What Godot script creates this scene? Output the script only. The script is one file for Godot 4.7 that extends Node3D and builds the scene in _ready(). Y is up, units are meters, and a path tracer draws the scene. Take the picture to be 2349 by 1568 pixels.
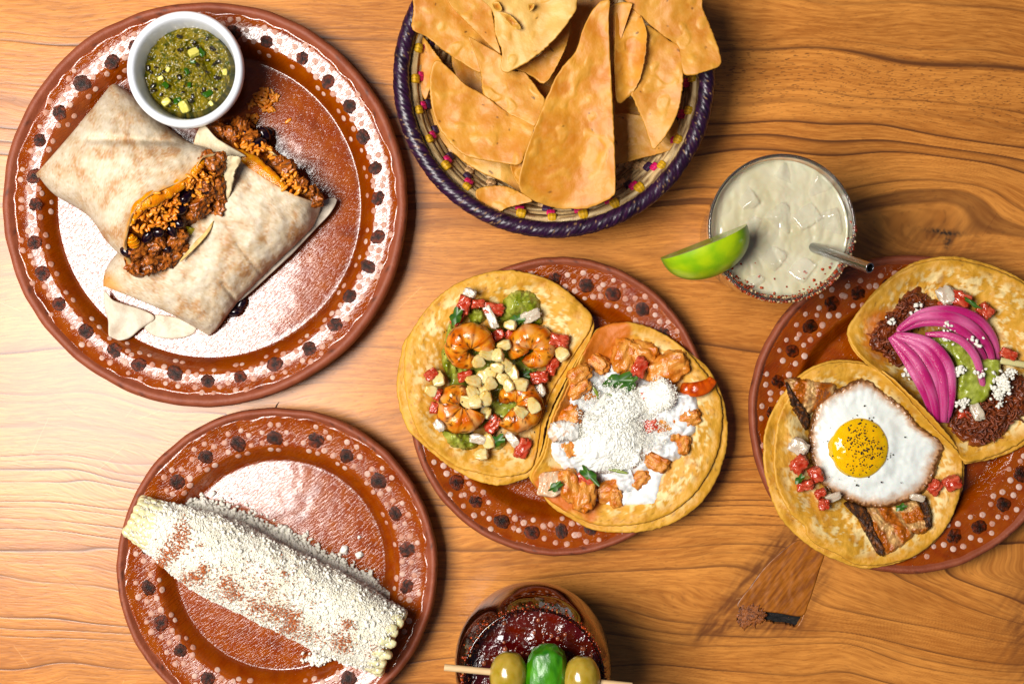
extends Node3D
# A table seen from straight above: four clay plates of food, a basket of chips and two drinks.
# Lengths in metres, y up. P() turns a place in the picture, at its real height above the table, into a point of the world.

const U := 0.00029757
const D := 0.972
const CX := 1174.5
const CY := 784.0
var N := FastNoiseLite.new()
var F := FastNoiseLite.new()
var rng := RandomNumberGenerator.new()
var M := {}


func P(px: float, py: float, h: float) -> Vector3:
	var k := U * (D - h) / D
	return Vector3((px - CX) * k, h, (py - CY) * k)


func zo(f: float, ox: float, oy: float, a: Array) -> PackedVector2Array:
	var o := PackedVector2Array()
	for i in a.size() / 2:
		o.append(Vector2(ox + a[2 * i] * f, oy + a[2 * i + 1] * f))
	return o


func z3(a: Array) -> PackedVector2Array: return zo(0.4584, 902, 588, a)
func z5(a: Array) -> PackedVector2Array: return zo(0.4752, 1696, 575, a)
func z7(a: Array) -> PackedVector2Array: return zo(0.2708, 980, 653, a)
func z8(a: Array) -> PackedVector2Array: return zo(0.2918, 1209, 751, a)
func z6(a: Array) -> PackedVector2Array: return zo(0.4167, 248, 915, a)
func zc(a: Array) -> PackedVector2Array: return zo(0.3542, 882, 0, a)
func zb(a: Array) -> PackedVector2Array: return zo(0.2584, 248, 248, a)
func z1(a: Array) -> PackedVector2Array: return zo(0.6043, 0, 0, a)
func zr(a: Array) -> PackedVector2Array: return zo(0.2, 261, 0, a)


func s(r: float, g: float, b: float) -> Color:
	# the colour a surface shows in the photograph, taken down by the strength of the light on it
	var c := Color(r / 255.0, g / 255.0, b / 255.0).srgb_to_linear()
	var l := 0.3 * c.r + 0.6 * c.g + 0.1 * c.b
	return Color(maxf(0.0, l + (c.r - l) * 1.12), maxf(0.0, l + (c.g - l) * 1.12), maxf(0.0, l + (c.b - l) * 1.12)) * 0.74


func nz(x: float, y: float, z := 0.0) -> float:
	return N.get_noise_3d(x, y, z)


func fz(x: float, y: float, z := 0.0) -> float:
	return F.get_noise_3d(x, y, z)


func rr(a: float, b: float) -> float:
	return rng.randf_range(a, b)


# ---------------------------------------------------------------- meshes
class MB:
	var v := PackedVector3Array()
	var c := PackedColorArray()
	var t := PackedVector2Array()
	var ix := PackedInt32Array()

	func add(p: Vector3, col: Color, uv := Vector2.ZERO) -> int:
		v.append(p)
		c.append(col)
		t.append(uv)
		return v.size() - 1

	func tri(a: int, b: int, d: int) -> void:
		ix.append(a)
		ix.append(d)
		ix.append(b)

	func strip(r0: int, r1: int, n: int, closed: bool) -> void:
		# rows of n vertices; the face looks along (along row) x (from r0 to r1)
		for i in (n if closed else n - 1):
			var j := (i + 1) % n
			tri(r0 + i, r0 + j, r1 + i)
			tri(r0 + j, r1 + j, r1 + i)

	func done(weld := false) -> ArrayMesh:
		var n := PackedVector3Array()
		n.resize(v.size())
		for k in range(0, ix.size(), 3):
			var a := ix[k]
			var b := ix[k + 2]
			var d := ix[k + 1]
			var fnn := (v[b] - v[a]).cross(v[d] - v[a])
			n[a] += fnn
			n[b] += fnn
			n[d] += fnn
		if weld:
			var sum := {}
			for k in v.size():
				var key := Vector3i((v[k] * 400000.0).round())
				sum[key] = sum.get(key, Vector3.ZERO) + n[k]
			for k in v.size():
				n[k] = sum[Vector3i((v[k] * 400000.0).round())]
		for k in n.size():
			n[k] = n[k].normalized() if n[k].length_squared() > 1e-30 else Vector3.UP
		var ar := []
		ar.resize(Mesh.ARRAY_MAX)
		ar[Mesh.ARRAY_VERTEX] = v
		ar[Mesh.ARRAY_NORMAL] = n
		ar[Mesh.ARRAY_COLOR] = c
		ar[Mesh.ARRAY_TEX_UV] = t
		ar[Mesh.ARRAY_INDEX] = ix
		var m := ArrayMesh.new()
		m.add_surface_from_arrays(Mesh.PRIMITIVE_TRIANGLES, ar)
		return m


func spline(o: PackedVector2Array, n: int, closed := true) -> PackedVector2Array:
	# Catmull-Rom through the points, sampled evenly along its length
	var dense := PackedVector2Array()
	var m := o.size()
	for i in (m if closed else m - 1):
		var a := o[(i - 1 + m) % m] if closed or i > 0 else o[0]
		var d := o[(i + 2) % m] if closed or i + 2 < m else o[m - 1]
		for k in 12:
			dense.append(o[i].cubic_interpolate(o[(i + 1) % m], a, d, k / 12.0))
	dense.append(o[0] if closed else o[m - 1])
	var le := PackedFloat32Array([0.0])
	for i in range(1, dense.size()):
		le.append(le[i - 1] + dense[i].distance_to(dense[i - 1]))
	var out := PackedVector2Array()
	var at := 0
	for k in n:
		var want := le[le.size() - 1] * k / (n if closed else n - 1)
		while at < le.size() - 2 and le[at + 1] < want:
			at += 1
		out.append(dense[at].lerp(dense[at + 1], clampf((want - le[at]) / maxf(le[at + 1] - le[at], 1e-6), 0, 1)))
	return out


func middle(o: PackedVector2Array) -> Vector2:
	var c := Vector2.ZERO
	for p in o:
		c += p
	return c / o.size()


# A sheet of real thickness whose outline is given; hf(p, t) is the height of its top, t runs from 0 in the middle to 1 at the edge.
func sheet(o: PackedVector2Array, hf: Callable, th: float, rings: int, cf: Callable, n := 120, ctr := Vector2.INF, rag := 0.0) -> ArrayMesh:
	var e := spline(o, n)
	var area := 0.0
	for i in n:
		area += e[i].cross(e[(i + 1) % n])
	if area > 0:
		e.reverse()
	var c := middle(e) if ctr == Vector2.INF else ctr
	if rag > 0:
		for i in n:
			e[i] += (e[i] - c).normalized() * rag * (nz(e[i].x * 6, e[i].y * 6, 3.0) + 0.6 * nz(e[i].x * 22, e[i].y * 22, 9.0))
	var mb := MB.new()
	var prev := -1
	var last := PackedVector3Array()
	var cw := Vector3.ZERO
	for k in rings + 1:
		var t := float(k) / rings
		var at := mb.v.size()
		for i in n:
			var p := c.lerp(e[i], t)
			var h: float = hf.call(p, t)
			if k == rings:
				h -= th * 0.2
			var w := P(p.x, p.y, h)
			mb.add(w, cf.call(p, t), Vector2(w.x, w.z) * 10.0)
			if k == rings:
				last.append(w)
			if k == 0:
				cw = w
		if prev >= 0:
			mb.strip(prev, at, n, true)
		prev = at
	var mid := mb.v.size()
	for i in n:
		var od := Vector3(last[i].x - cw.x, 0, last[i].z - cw.z).normalized()
		mb.add(last[i] + od * th * 0.3 - Vector3(0, th * 0.35, 0), mb.c[prev + i], mb.t[prev + i])
	mb.strip(prev, mid, n, true)
	prev = mid
	mid = mb.v.size()
	for i in n:
		mb.add(last[i] - Vector3(0, th * 0.8, 0), mb.c[prev + i], mb.t[prev + i])
	mb.strip(prev, mid, n, true)
	prev = mid
	var low := maxi(2, rings / 4)
	for k in range(low - 1, -1, -1):
		var t := float(k) / low
		var at := mb.v.size()
		for i in n:
			var p := c.lerp(e[i], t)
			var w := P(p.x, p.y, hf.call(p, t)) - Vector3(0, th, 0)
			mb.add(w, mb.c[prev + i], Vector2(w.x, w.z) * 10.0)
		mb.strip(prev, at, n, true)
		prev = at
	return mb.done()


# A lump: a cube whose corners are rounded by rnd (1 = ball), roughened by noise. size = half edges.
func chunk(size: Vector3, rnd: float, amp: float, fr: float, sd: float, n: int, cf: Callable) -> ArrayMesh:
	var mb := MB.new()
	var ax := [Vector3.RIGHT, Vector3.LEFT, Vector3.UP, Vector3.DOWN, Vector3.BACK, Vector3.FORWARD]
	for a: Vector3 in ax:
		var u := Vector3(a.y, a.z, a.x)
		var w := a.cross(u)
		var base := mb.v.size()
		for j in n + 1:
			for i in n + 1:
				var q := a + u * (2.0 * i / n - 1) + w * (2.0 * j / n - 1)
				var dir := q.normalized()
				var p := q.lerp(dir, rnd)
				p += dir * amp * (nz(dir.x * fr + sd, dir.y * fr, dir.z * fr) + 0.5 * nz(dir.x * fr * 2.7, dir.y * fr * 2.7 + sd, dir.z * fr * 2.7))
				mb.add(p * size, cf.call(p), Vector2(i, j) / n)
		for j in n:
			for i in n:
				var k := base + j * (n + 1) + i
				mb.tri(k, k + 1, k + n + 1)
				mb.tri(k + 1, k + n + 2, k + n + 1)
	return mb.done(true)


# A swept tube; rf(s) gives its half width and half height, cf(s, angle) its colour, s from 0 to 1.
func tube(path: PackedVector3Array, rf: Callable, sides: int, cf: Callable, up := Vector3.UP, mb: MB = null) -> MB:
	if mb == null:
		mb = MB.new()
	var m := path.size()
	var prev := -1
	for k in m:
		var sv := float(k) / (m - 1)
		var tg := (path[mini(k + 1, m - 1)] - path[maxi(k - 1, 0)]).normalized()
		var side := tg.cross(up)
		side = side.normalized() if side.length() > 1e-4 else tg.cross(Vector3.RIGHT).normalized()
		var nr := side.cross(tg)
		var r: Vector2 = rf.call(sv)
		var at := mb.v.size()
		for i in sides:
			var a := TAU * i / sides
			mb.add(path[k] + side * cos(a) * r.x + nr * sin(a) * r.y, cf.call(sv, a), Vector2(float(i) / sides, sv))
		if k == 0:
			var e := mb.add(path[0], cf.call(0.0, 0.0))
			for i in sides:
				mb.tri(e, at + i, at + (i + 1) % sides)
		else:
			mb.strip(at, prev, sides, true)
		prev = at
	var e2 := mb.add(path[m - 1], cf.call(1.0, 0.0))
	for i in sides:
		mb.tri(e2, prev + (i + 1) % sides, prev + i)
	return mb


# pr: (radius, height) pairs from the middle of the upper side outward, down and back underneath; wf(k, angle) nudges the radius and height.
func lathe(pr: PackedVector2Array, n: int, cf: Callable, wf = null, mb: MB = null) -> MB:
	if mb == null:
		mb = MB.new()
	var prev := -1
	for k in pr.size():
		var at := mb.v.size()
		for i in n:
			var a := TAU * i / n
			var q := pr[k]
			if wf != null:
				q += wf.call(k, a)
			mb.add(Vector3(q.x * cos(a), q.y, q.x * sin(a)), cf.call(q, a), Vector2(q.x * cos(a), q.x * sin(a)) * 10.0)
		if prev >= 0:
			mb.strip(prev, at, n, true)
		prev = at
	return mb


func smooth2(o: PackedVector2Array, n: int) -> PackedVector2Array: return spline(o, n, false)


# ---------------------------------------------------------------- objects
func tag(o: Node, label: String, category := "", group := "", kind := "") -> void:
	if label: o.set_meta("label", label)
	if category: o.set_meta("category", category)
	if group: o.set_meta("group", group)
	if kind: o.set_meta("kind", kind)


func thing(nm: String, label: String, category: String, group := "", at := Vector3.ZERO) -> Node3D:
	var o := Node3D.new()
	o.name = nm
	o.position = at
	add_child(o, true)
	tag(o, label, category, group)
	return o


func part(nm: String, mesh: Mesh, m: Material, parent: Node3D, xf := Transform3D()) -> MeshInstance3D:
	var o := MeshInstance3D.new()
	o.name = nm
	o.mesh = mesh
	o.material_override = m
	o.transform = xf
	parent.add_child(o, true)
	return o


func solo(nm: String, mesh: Mesh, m: Material, label: String, category: String, group := "", xf := Transform3D()) -> MeshInstance3D:
	var o := part(nm, mesh, m, self, xf)
	tag(o, label, category, group)
	return o


func pose(px: float, py: float, h: float, yaw := 0.0, tx := 0.0, tz := 0.0, sc := Vector3.ONE) -> Transform3D:
	return Transform3D(Basis(Vector3.UP, yaw) * Basis.from_euler(Vector3(tx, 0, tz)) * Basis.from_scale(sc), P(px, py, h))


func stuff(nm: String, mesh: Mesh, m: Material, parent: Node3D, xfs: Array[Transform3D], cols := PackedColorArray()) -> MultiMeshInstance3D:
	var mm := MultiMesh.new()
	mm.transform_format = MultiMesh.TRANSFORM_3D
	mm.use_colors = cols.size() > 0
	mm.mesh = mesh
	mm.instance_count = xfs.size()
	for i in xfs.size():
		mm.set_instance_transform(i, xfs[i])
		if cols.size() > 0:
			mm.set_instance_color(i, cols[i])
	var o := MultiMeshInstance3D.new()
	o.name = nm
	o.multimesh = mm
	o.material_override = m
	o.set_meta("kind", "stuff")
	parent.add_child(o, true)
	return o


func rnd_basis(sc := 1.0) -> Basis:
	return Basis.from_euler(Vector3(rr(0, TAU), rr(0, TAU), rr(0, TAU))) * Basis.from_scale(Vector3.ONE * sc)


# ---------------------------------------------------------------- materials
func noise_tex(fr: float, oct: int, sd: int, kind := FastNoiseLite.TYPE_SIMPLEX_SMOOTH, size := 512) -> NoiseTexture2D:
	var f := FastNoiseLite.new()
	f.noise_type = kind
	f.frequency = fr
	f.seed = sd
	f.fractal_octaves = oct
	f.fractal_type = FastNoiseLite.FRACTAL_FBM if oct > 1 else FastNoiseLite.FRACTAL_NONE
	var t := NoiseTexture2D.new()
	t.width = size
	t.height = size
	t.seamless = true
	t.noise = f
	return t


func mat(rough: float, bump: Texture2D = null, bump_cm := 0.0, tile := Vector3.ONE * 20.0) -> StandardMaterial3D:
	var m := StandardMaterial3D.new()
	m.vertex_color_use_as_albedo = true
	m.roughness = rough
	if bump:
		m.heightmap_enabled = true
		m.heightmap_texture = bump
		m.heightmap_scale = bump_cm
		m.uv1_triplanar = true
		m.uv1_scale = tile
	return m


func sss(m: StandardMaterial3D, k: float) -> StandardMaterial3D:
	m.subsurf_scatter_enabled = true
	m.subsurf_scatter_strength = k
	return m


func coat(m: StandardMaterial3D, k: float, r := 0.1) -> StandardMaterial3D:
	m.clearcoat_enabled = true
	m.clearcoat = k
	m.clearcoat_roughness = r
	return m


func make_materials() -> void:
	var fine := noise_tex(0.03, 4, 11)
	var lumpy := noise_tex(0.012, 3, 12)
	var cell := noise_tex(0.035, 2, 13, FastNoiseLite.TYPE_CELLULAR)
	var streak := noise_tex(0.02, 4, 14)
	M.clay = mat(0.62, fine, 0.02, Vector3.ONE * 30)
	var pits := noise_tex(0.018, 4, 15)
	var ramp := Gradient.new()
	ramp.offsets = PackedFloat32Array([0.0, 0.36, 0.50, 1.0])
	ramp.colors = PackedColorArray([Color.BLACK, Color(0.25, 0.25, 0.25), Color(0.9, 0.9, 0.9), Color.WHITE])
	pits.color_ramp = ramp
	M.glaze = coat(mat(0.13, pits, 0.018), 0.3, 0.07)
	M.glaze.uv1_triplanar = false
	M.glaze.uv1_scale = Vector3.ONE
	M.slip = mat(0.28, fine, 0.02, Vector3.ONE * 60)
	M.slip.metallic_specular = 0.25
	M.corn_tortilla = mat(0.6, fine, 0.03, Vector3.ONE * 18)
	M.flour = mat(0.62, fine, 0.035, Vector3.ONE * 11)
	M.chip = mat(0.52, cell, 0.012, Vector3.ONE * 26)
	M.ramekin = coat(mat(0.2), 0.4)
	M.salsa = mat(0.12, fine, 0.02, Vector3.ONE * 30)
	M.wet = sss(mat(0.16, fine, 0.012, Vector3.ONE * 40), 0.12)
	M.meat = mat(0.3, fine, 0.03, Vector3.ONE * 45)
	M.dry_meat = mat(0.5, fine, 0.03, Vector3.ONE * 60)
	M.rice = mat(0.35)
	M.bean = mat(0.15)
	M.cheese_melt = sss(mat(0.2, fine, 0.03, Vector3.ONE * 40), 0.15)
	M.cheese = mat(0.8, fine, 0.01, Vector3.ONE * 50)
	M.cream = sss(mat(0.12), 0.1)
	M.egg = sss(mat(0.26, lumpy, 0.02, Vector3.ONE * 16), 0.1)
	M.yolk = sss(mat(0.12), 0.2)
	M.kernel = sss(mat(0.22), 0.25)
	M.guac = mat(0.24, fine, 0.008, Vector3.ONE * 50)
	M.pickle = sss(mat(0.22, fine, 0.02, Vector3(20, 20, 120)), 0.15)
	M.peel = coat(mat(0.34, cell, 0.01, Vector3.ONE * 50), 0.15, 0.2)
	M.straw = mat(0.55, fine, 0.03, Vector3.ONE * 60)
	M.wrap = mat(0.36, streak, 0.012, Vector3(30, 30, 30))
	M.pepper = mat(0.6)
	M.leaf = mat(0.4)
	M.stick = mat(0.6, streak, 0.02, Vector3(10, 80, 80))
	M.steel = mat(0.22)
	M.steel.metallic = 1.0
	M.dark = mat(0.9)
	var g := StandardMaterial3D.new()
	g.albedo_color = Color(1, 1, 1, 0.02)
	g.transparency = BaseMaterial3D.TRANSPARENCY_ALPHA
	g.roughness = 0.03
	g.refraction_enabled = true
	g.refraction_scale = 0.05
	M.glass = g
	var pane := StandardMaterial3D.new()
	pane.albedo_color = Color(0.9, 0.85, 0.8, 0.015)
	pane.transparency = BaseMaterial3D.TRANSPARENCY_ALPHA
	pane.roughness = 0.08
	pane.metallic_specular = 0.22
	M.pane = pane
	var amber := g.duplicate() as StandardMaterial3D
	amber.albedo_color = Color(0.50, 0.27, 0.15, 0.02)
	M.amber = amber
	var ice := StandardMaterial3D.new()
	ice.albedo_color = Color(0.97, 0.98, 1, 0.05)
	ice.transparency = BaseMaterial3D.TRANSPARENCY_ALPHA
	ice.roughness = 0.06
	ice.refraction_enabled = true
	ice.refraction_scale = 0.031
	ice.refraction_enabled = false
	ice.albedo_color = Color(0.95, 0.95, 0.90, 0.12)
	M.ice = ice
	M.drink = sss(coat(mat(0.2), 0.8, 0.05), 0.25)
	M.tomato_drink = coat(mat(0.15, lumpy, 0.05, Vector3.ONE * 40), 0.8, 0.05)


func one(c: Color) -> Callable:
	return func(_a = null, _b = null): return c


# ---------------------------------------------------------------- table
const TX0 := -90.0
const TY0 := -70.0
const TW := 2530.0
const TH := 1710.0
const HOLE := [1722, 1397, 1742, 1399, 1790, 1406, 1842, 1411, 1836, 1424, 1828, 1437, 1808, 1430, 1780, 1428, 1752, 1420, 1738, 1428, 1730, 1416]


func wood_image() -> ImageTexture:
	var w := 1680
	var h := 1136
	var data := PackedByteArray()
	data.resize(w * h * 3)
	var pale := Vector3(0.62, 0.248, 0.041)
	var mid := Vector3(0.37, 0.122, 0.015)
	var dark := Vector3(0.085, 0.024, 0.006)
	var red := Vector3(0.125, 0.034, 0.007)
	var warp := FastNoiseLite.new()
	warp.seed = 5
	warp.frequency = 1.0
	warp.fractal_octaves = 2
	var one_d := FastNoiseLite.new()
	one_d.seed = 8
	one_d.frequency = 1.0
	one_d.fractal_type = FastNoiseLite.FRACTAL_NONE
	var k := 0
	for j in h:
		var y := TY0 + (j + 0.5) * TH / h
		var yl := exp(-pow((y - 1180) / 330.0, 2))
		var ya := (y - 530) / 95.0
		var yb := (y - 1330) / 120.0
		for i in w:
			var x := TX0 + (i + 0.5) * TW / w
			# how far the grain is pushed from straight lines
			var wa := warp.get_noise_2d(x * 0.0016, y * 0.0045)
			var f := y + 30.0 * wa
			if x > 1300:
				f -= (x - 1300) * (x - 1300) * 0.00006
				var da := exp(-pow((x - 2150) / 190.0, 2))
				f += 74.0 * da * clampf(-ya, -1.0, 1.0) * exp(-0.16 * ya * ya)
				var xb := x - 1770
				f += 55.0 * exp(-pow(xb / 190.0, 2)) * clampf(-yb, -1.0, 1.0) * exp(-0.3 * yb * yb)
				if y > 1150:
					f -= 0.30 * maxf(0.0, x - 1800) * smoothstep(1150, 1330, y) * (1.0 - smoothstep(1400, 1560, y) * 0.8)
					f += 26.0 * exp(-pow((x - 1930) / 90.0, 2)) * smoothstep(1380, 1500, y)
			elif x < 520:
				f -= 95.0 * smoothstep(90, 420, x) * yl
			# growth rings: uneven bands that darken towards a line and break off
			var density := 0.021 + 0.012 * smoothstep(1000, 1300, y) + 0.007 * (1.0 - smoothstep(0, 130, y))
			var ph := f * density * 0.72 + 0.9 * one_d.get_noise_2d(f * 0.012, 3.0)
			var fl := floorf(ph)
			var fr := ph - fl
			var strength := 0.5 + 0.85 * one_d.get_noise_2d(fl * 3.7, 9.0)
			strength *= 0.75 + 0.5 * warp.get_noise_2d(x * 0.0022, fl * 7.1)
			var calm := 1.0 - 0.72 * exp(-pow((x - 1080) / 420.0, 2)) * exp(-pow((y - 820) / 330.0, 2))
			strength = clampf(strength * calm, 0.0, 1.0)
			var line := pow(fr, 7.0) * (1.0 - smoothstep(0.93, 1.0, fr) * 0.9)
			var band := fr * fr
			# fibres and pores drawn along the grain
			var fib := one_d.get_noise_2d(x * 0.008, f * 0.13)
			var fib2 := one_d.get_noise_2d(x * 0.022 + 40.0, f * 0.36)
			var pores := smoothstep(0.52, 0.78, one_d.get_noise_2d(x * 0.045, f * 0.33 + 77.0))
			var tone := 0.52 + 0.5 * warp.get_noise_2d(x * 0.0011 + 9.0, f * 0.006) + 0.34 * fib + 0.34 * fib2 - 0.5 * band * strength - 0.04 * smoothstep(1300, 2200, x)
			var c := mid.lerp(pale, clampf(tone, 0.0, 1.0))
			c = c.lerp(dark, clampf(line * strength * 2.1, 0.0, 0.9))
			var speck := exp(-pow((y - 165 - maxf(0.0, x - 1700) * 0.1) / 60.0, 2)) * smoothstep(1500, 1700, x) + 0.25
			c = c.lerp(dark, clampf(pores * speck, 0.0, 0.7))
			if x > 1500:
				# reddish heartwood round the knots
				var r1 := exp(-pow((x - 2165) / 110.0, 2) - pow((y - 545) / 55.0, 2))
				var xs := (x - 1672) - (1395 - y) * 0.86
				var r2 := exp(-pow(xs / 44.0, 2)) * smoothstep(1130, 1230, y) * (1.0 - smoothstep(1440, 1500, y)) + 0.9 * exp(-pow((x - 1770) / 100.0, 2) - pow((y - 1436) / 26.0, 2)) + 0.6 * exp(-pow((x - 1885 + (y - 1330) * 0.4) / 22.0, 2) - pow((y - 1340) / 80.0, 2))
				var r3 := exp(-pow((x - 2390) / 90.0, 2) - pow((y - 1450) / 130.0, 2))
				var kn := clampf(r1 * 0.7 + r2 * 0.95 + r3, 0.0, 1.0)
				if kn > 0.02:
					var swirl := 0.5 + 0.9 * warp.get_noise_2d((x + y * 0.8) * 0.05, (y - x * 0.8) * 0.012)
					c = c.lerp(red, clampf(kn * (0.4 + swirl * 0.7), 0.0, 0.88))
				var eye := exp(-pow((x - 2165 + (y - 535) * 0.3) / 40.0, 2) - pow((y - 532 - (x - 2165) * 0.12) / 5.5, 2)) + 0.9 * exp(-pow((x - 2174) / 9.0, 2) - pow((y - 556) / 14.0, 2))
				c = c.lerp(Vector3(0.02, 0.014, 0.01), clampf(eye * (0.9 + 1.2 * warp.get_noise_2d(x * 0.08, y * 0.08)), 0.0, 0.95))
			c *= 1.0 + 0.10 * warp.get_noise_2d(x * 0.003 + 5.0, y * 0.003)
			data[k] = int(255.0 * pow(clampf(c.x, 0, 1), 0.4545))
			data[k + 1] = int(255.0 * pow(clampf(c.y, 0, 1), 0.4545))
			data[k + 2] = int(255.0 * pow(clampf(c.z, 0, 1), 0.4545))
			k += 3
	var im := Image.create_from_data(w, h, false, Image.FORMAT_RGB8, data)
	# scratches
	for q in 70:
		var a := Vector2(rr(0, w), rr(0, h))
		if q < 40:
			a = Vector2(rr(0, w * 0.2), rr(h * 0.4, h))
		var dirv := Vector2.RIGHT.rotated(rr(-0.5, 0.5) if q % 3 else rr(0.6, 2.4)) * rr(8, 60)
		var pale_line := q % 4 != 0
		var steps := int(dirv.length())
		for st in steps:
			var p := a + dirv * st / steps
			var xi := int(p.x)
			var yi := int(p.y)
			if xi >= 0 and yi >= 0 and xi < w and yi < h:
				var o := im.get_pixel(xi, yi)
				im.set_pixel(xi, yi, o.lerp(Color(0.93, 0.8, 0.62) if pale_line else Color(0.35, 0.18, 0.08), 0.28))
	return ImageTexture.create_from_image(im)


func make_table() -> void:
	var tex := wood_image()
	var m := StandardMaterial3D.new()
	m.albedo_texture = tex
	m.roughness = 0.28
	m.metallic_specular = 0.42
	m.heightmap_enabled = true
	m.heightmap_texture = tex
	m.heightmap_scale = 0.02
	M.wood = m
	# grid lines: the middle, then mirrored beyond the frame; closer round the hole in the wood
	var xs := PackedFloat32Array()
	var ys := PackedFloat32Array()
	for q in 3:
		for k in 24:
			xs.append(TX0 + TW * (q - 1 + k / 24.0))
			ys.append(TY0 + TH * (q - 1 + k / 24.0))
	xs.append(TX0 + 2 * TW)
	ys.append(TY0 + 2 * TH)
	for k in 66:
		xs.append(1700.3 + k * 2.5)
	for k in 26:
		ys.append(1382.3 + k * 2.5)
	xs.sort()
	ys.sort()
	var hole := PackedVector2Array()
	for i in HOLE.size() / 2:
		hole.append(Vector2(HOLE[2 * i], HOLE[2 * i + 1]))
	var mb := MB.new()
	for j in ys.size():
		for i in xs.size():
			var h := 0.0
			if xs[i] > 1700 and xs[i] < 1866 and ys[j] > 1382 and ys[j] < 1448 and Geometry2D.is_point_in_polygon(Vector2(xs[i], ys[j]), hole):
				h = -0.006 - 0.003 * nz(xs[i] * 0.2, ys[j] * 0.2)
			var u := (xs[i] - TX0) / TW
			var v := (ys[j] - TY0) / TH
			mb.add(Vector3((xs[i] - CX) * U, h, (ys[j] - CY) * U), Color.WHITE, Vector2(pingpong(u, 1.0), pingpong(v, 1.0)))
	var w := xs.size()
	for j in ys.size() - 1:
		for i in w - 1:
			var k := j * w + i
			mb.tri(k, k + w, k + 1)
			mb.tri(k + 1, k + w, k + w + 1)
	# the slab's sides and underside
	var x0 := (xs[0] - CX) * U
	var x1 := (xs[w - 1] - CX) * U
	var y0 := (ys[0] - CY) * U
	var y1 := (ys[ys.size() - 1] - CY) * U
	var top := thing("wooden_tabletop", "honey brown wooden tabletop with dark wavy grain, knots and a split", "table")
	top.set_meta("kind", "structure")
	part("board", mb.done(), m, top)
	var box := BoxMesh.new()
	box.size = Vector3(x1 - x0, 0.028, y1 - y0)
	var bm := StandardMaterial3D.new()
	bm.albedo_color = Color(0.55, 0.36, 0.19)
	bm.roughness = 0.6
	part("underside", box, bm, top, Transform3D(Basis(), Vector3((x0 + x1) / 2, -0.0265, (y0 + y1) / 2)))
	# charred floor of the hole, the wooden wedge let into it and a resin lump
	var cinder := s(52, 45, 42)
	var dark_floor := sheet(PackedVector2Array(hole), func(p, _t): return -0.0035 + 0.0012 * fz(p.x * 0.9, p.y * 0.9), 0.002, 8, func(p, _t): return s(14, 11, 10).lerp(cinder, smoothstep(0.0, 0.6, fz(p.x * 1.1, p.y * 1.6, 4.0))), 60)
	part("knot_hole", dark_floor, M.dark, top)
	var wedge := PackedVector2Array([Vector2(1692, 1390), Vector2(1722, 1345), Vector2(1754, 1302), Vector2(1792, 1266), Vector2(1832, 1238), Vector2(1862, 1246), Vector2(1892, 1262), Vector2(1880, 1308), Vector2(1866, 1352), Vector2(1855, 1384), Vector2(1840, 1412), Vector2(1790, 1406), Vector2(1741, 1400)])
	var wc := func(p: Vector2, t: float) -> Color:
		var al := (p.x - 1790) * 0.62 + (p.y - 1330) * -0.78
		var ac := (p.x - 1790) * 0.78 + (p.y - 1330) * 0.62
		var g := nz(al * 0.012, ac * 0.13, 2.0) + 0.5 * nz(al * 0.05, ac * 0.5, 5.0)
		var c := s(176, 108, 48).lerp(s(134, 76, 32), clampf(0.45 + 0.8 * g, 0, 1))
		return c.lerp(s(40, 20, 10), smoothstep(0.96, 1.0, t) * 0.5)
	part("wooden_wedge", sheet(wedge, func(p, t): return 0.0004 + 0.0002 * nz(p.x * 0.05, p.y * 0.05), 0.0008, 40, wc, 160), mat(0.42), top)
	var lump := chunk(Vector3(0.0085, 0.0011, 0.0070), 0.9, 0.4, 2.2, 3.0, 14, func(p: Vector3): return s(158, 92, 42).lerp(s(96, 48, 20), smoothstep(-0.2, 0.5, nz(p.x * 3, p.y * 3, p.z * 3))))
	part("resin_lump", lump, M.dry_meat, top, pose(1722, 1412, 0.0002, 0.4))
	# a crack at the far end of the board
	var crack := tube(PackedVector3Array([P(640, 921, 0.0001), P(634, 930, 0.0001), P(631, 938, 0.0001), P(622, 949, 0.0001)]), func(q): return Vector2(0.0006 * sin(PI * clampf(q, 0.05, 0.95)), 0.00025), 5, one(s(45, 28, 20)))
	part("crack", crack.done(), M.dark, top)


# ---------------------------------------------------------------- plates
func plate_height(r: float, rb: float, ro: float) -> float:
	# height of the eating side at radius r
	if r <= rb:
		return 0.0075 - 0.0006 * pow(r / rb, 8)
	var q := (r - rb) / (ro * 0.965 - rb)
	var step := smoothstep(0.0, 1.0, minf(1.0, (r - rb) / 0.0115))
	return 0.0069 + 0.0095 * step + 0.0030 * q + 0.0036 * pow(q, 7.0)


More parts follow.
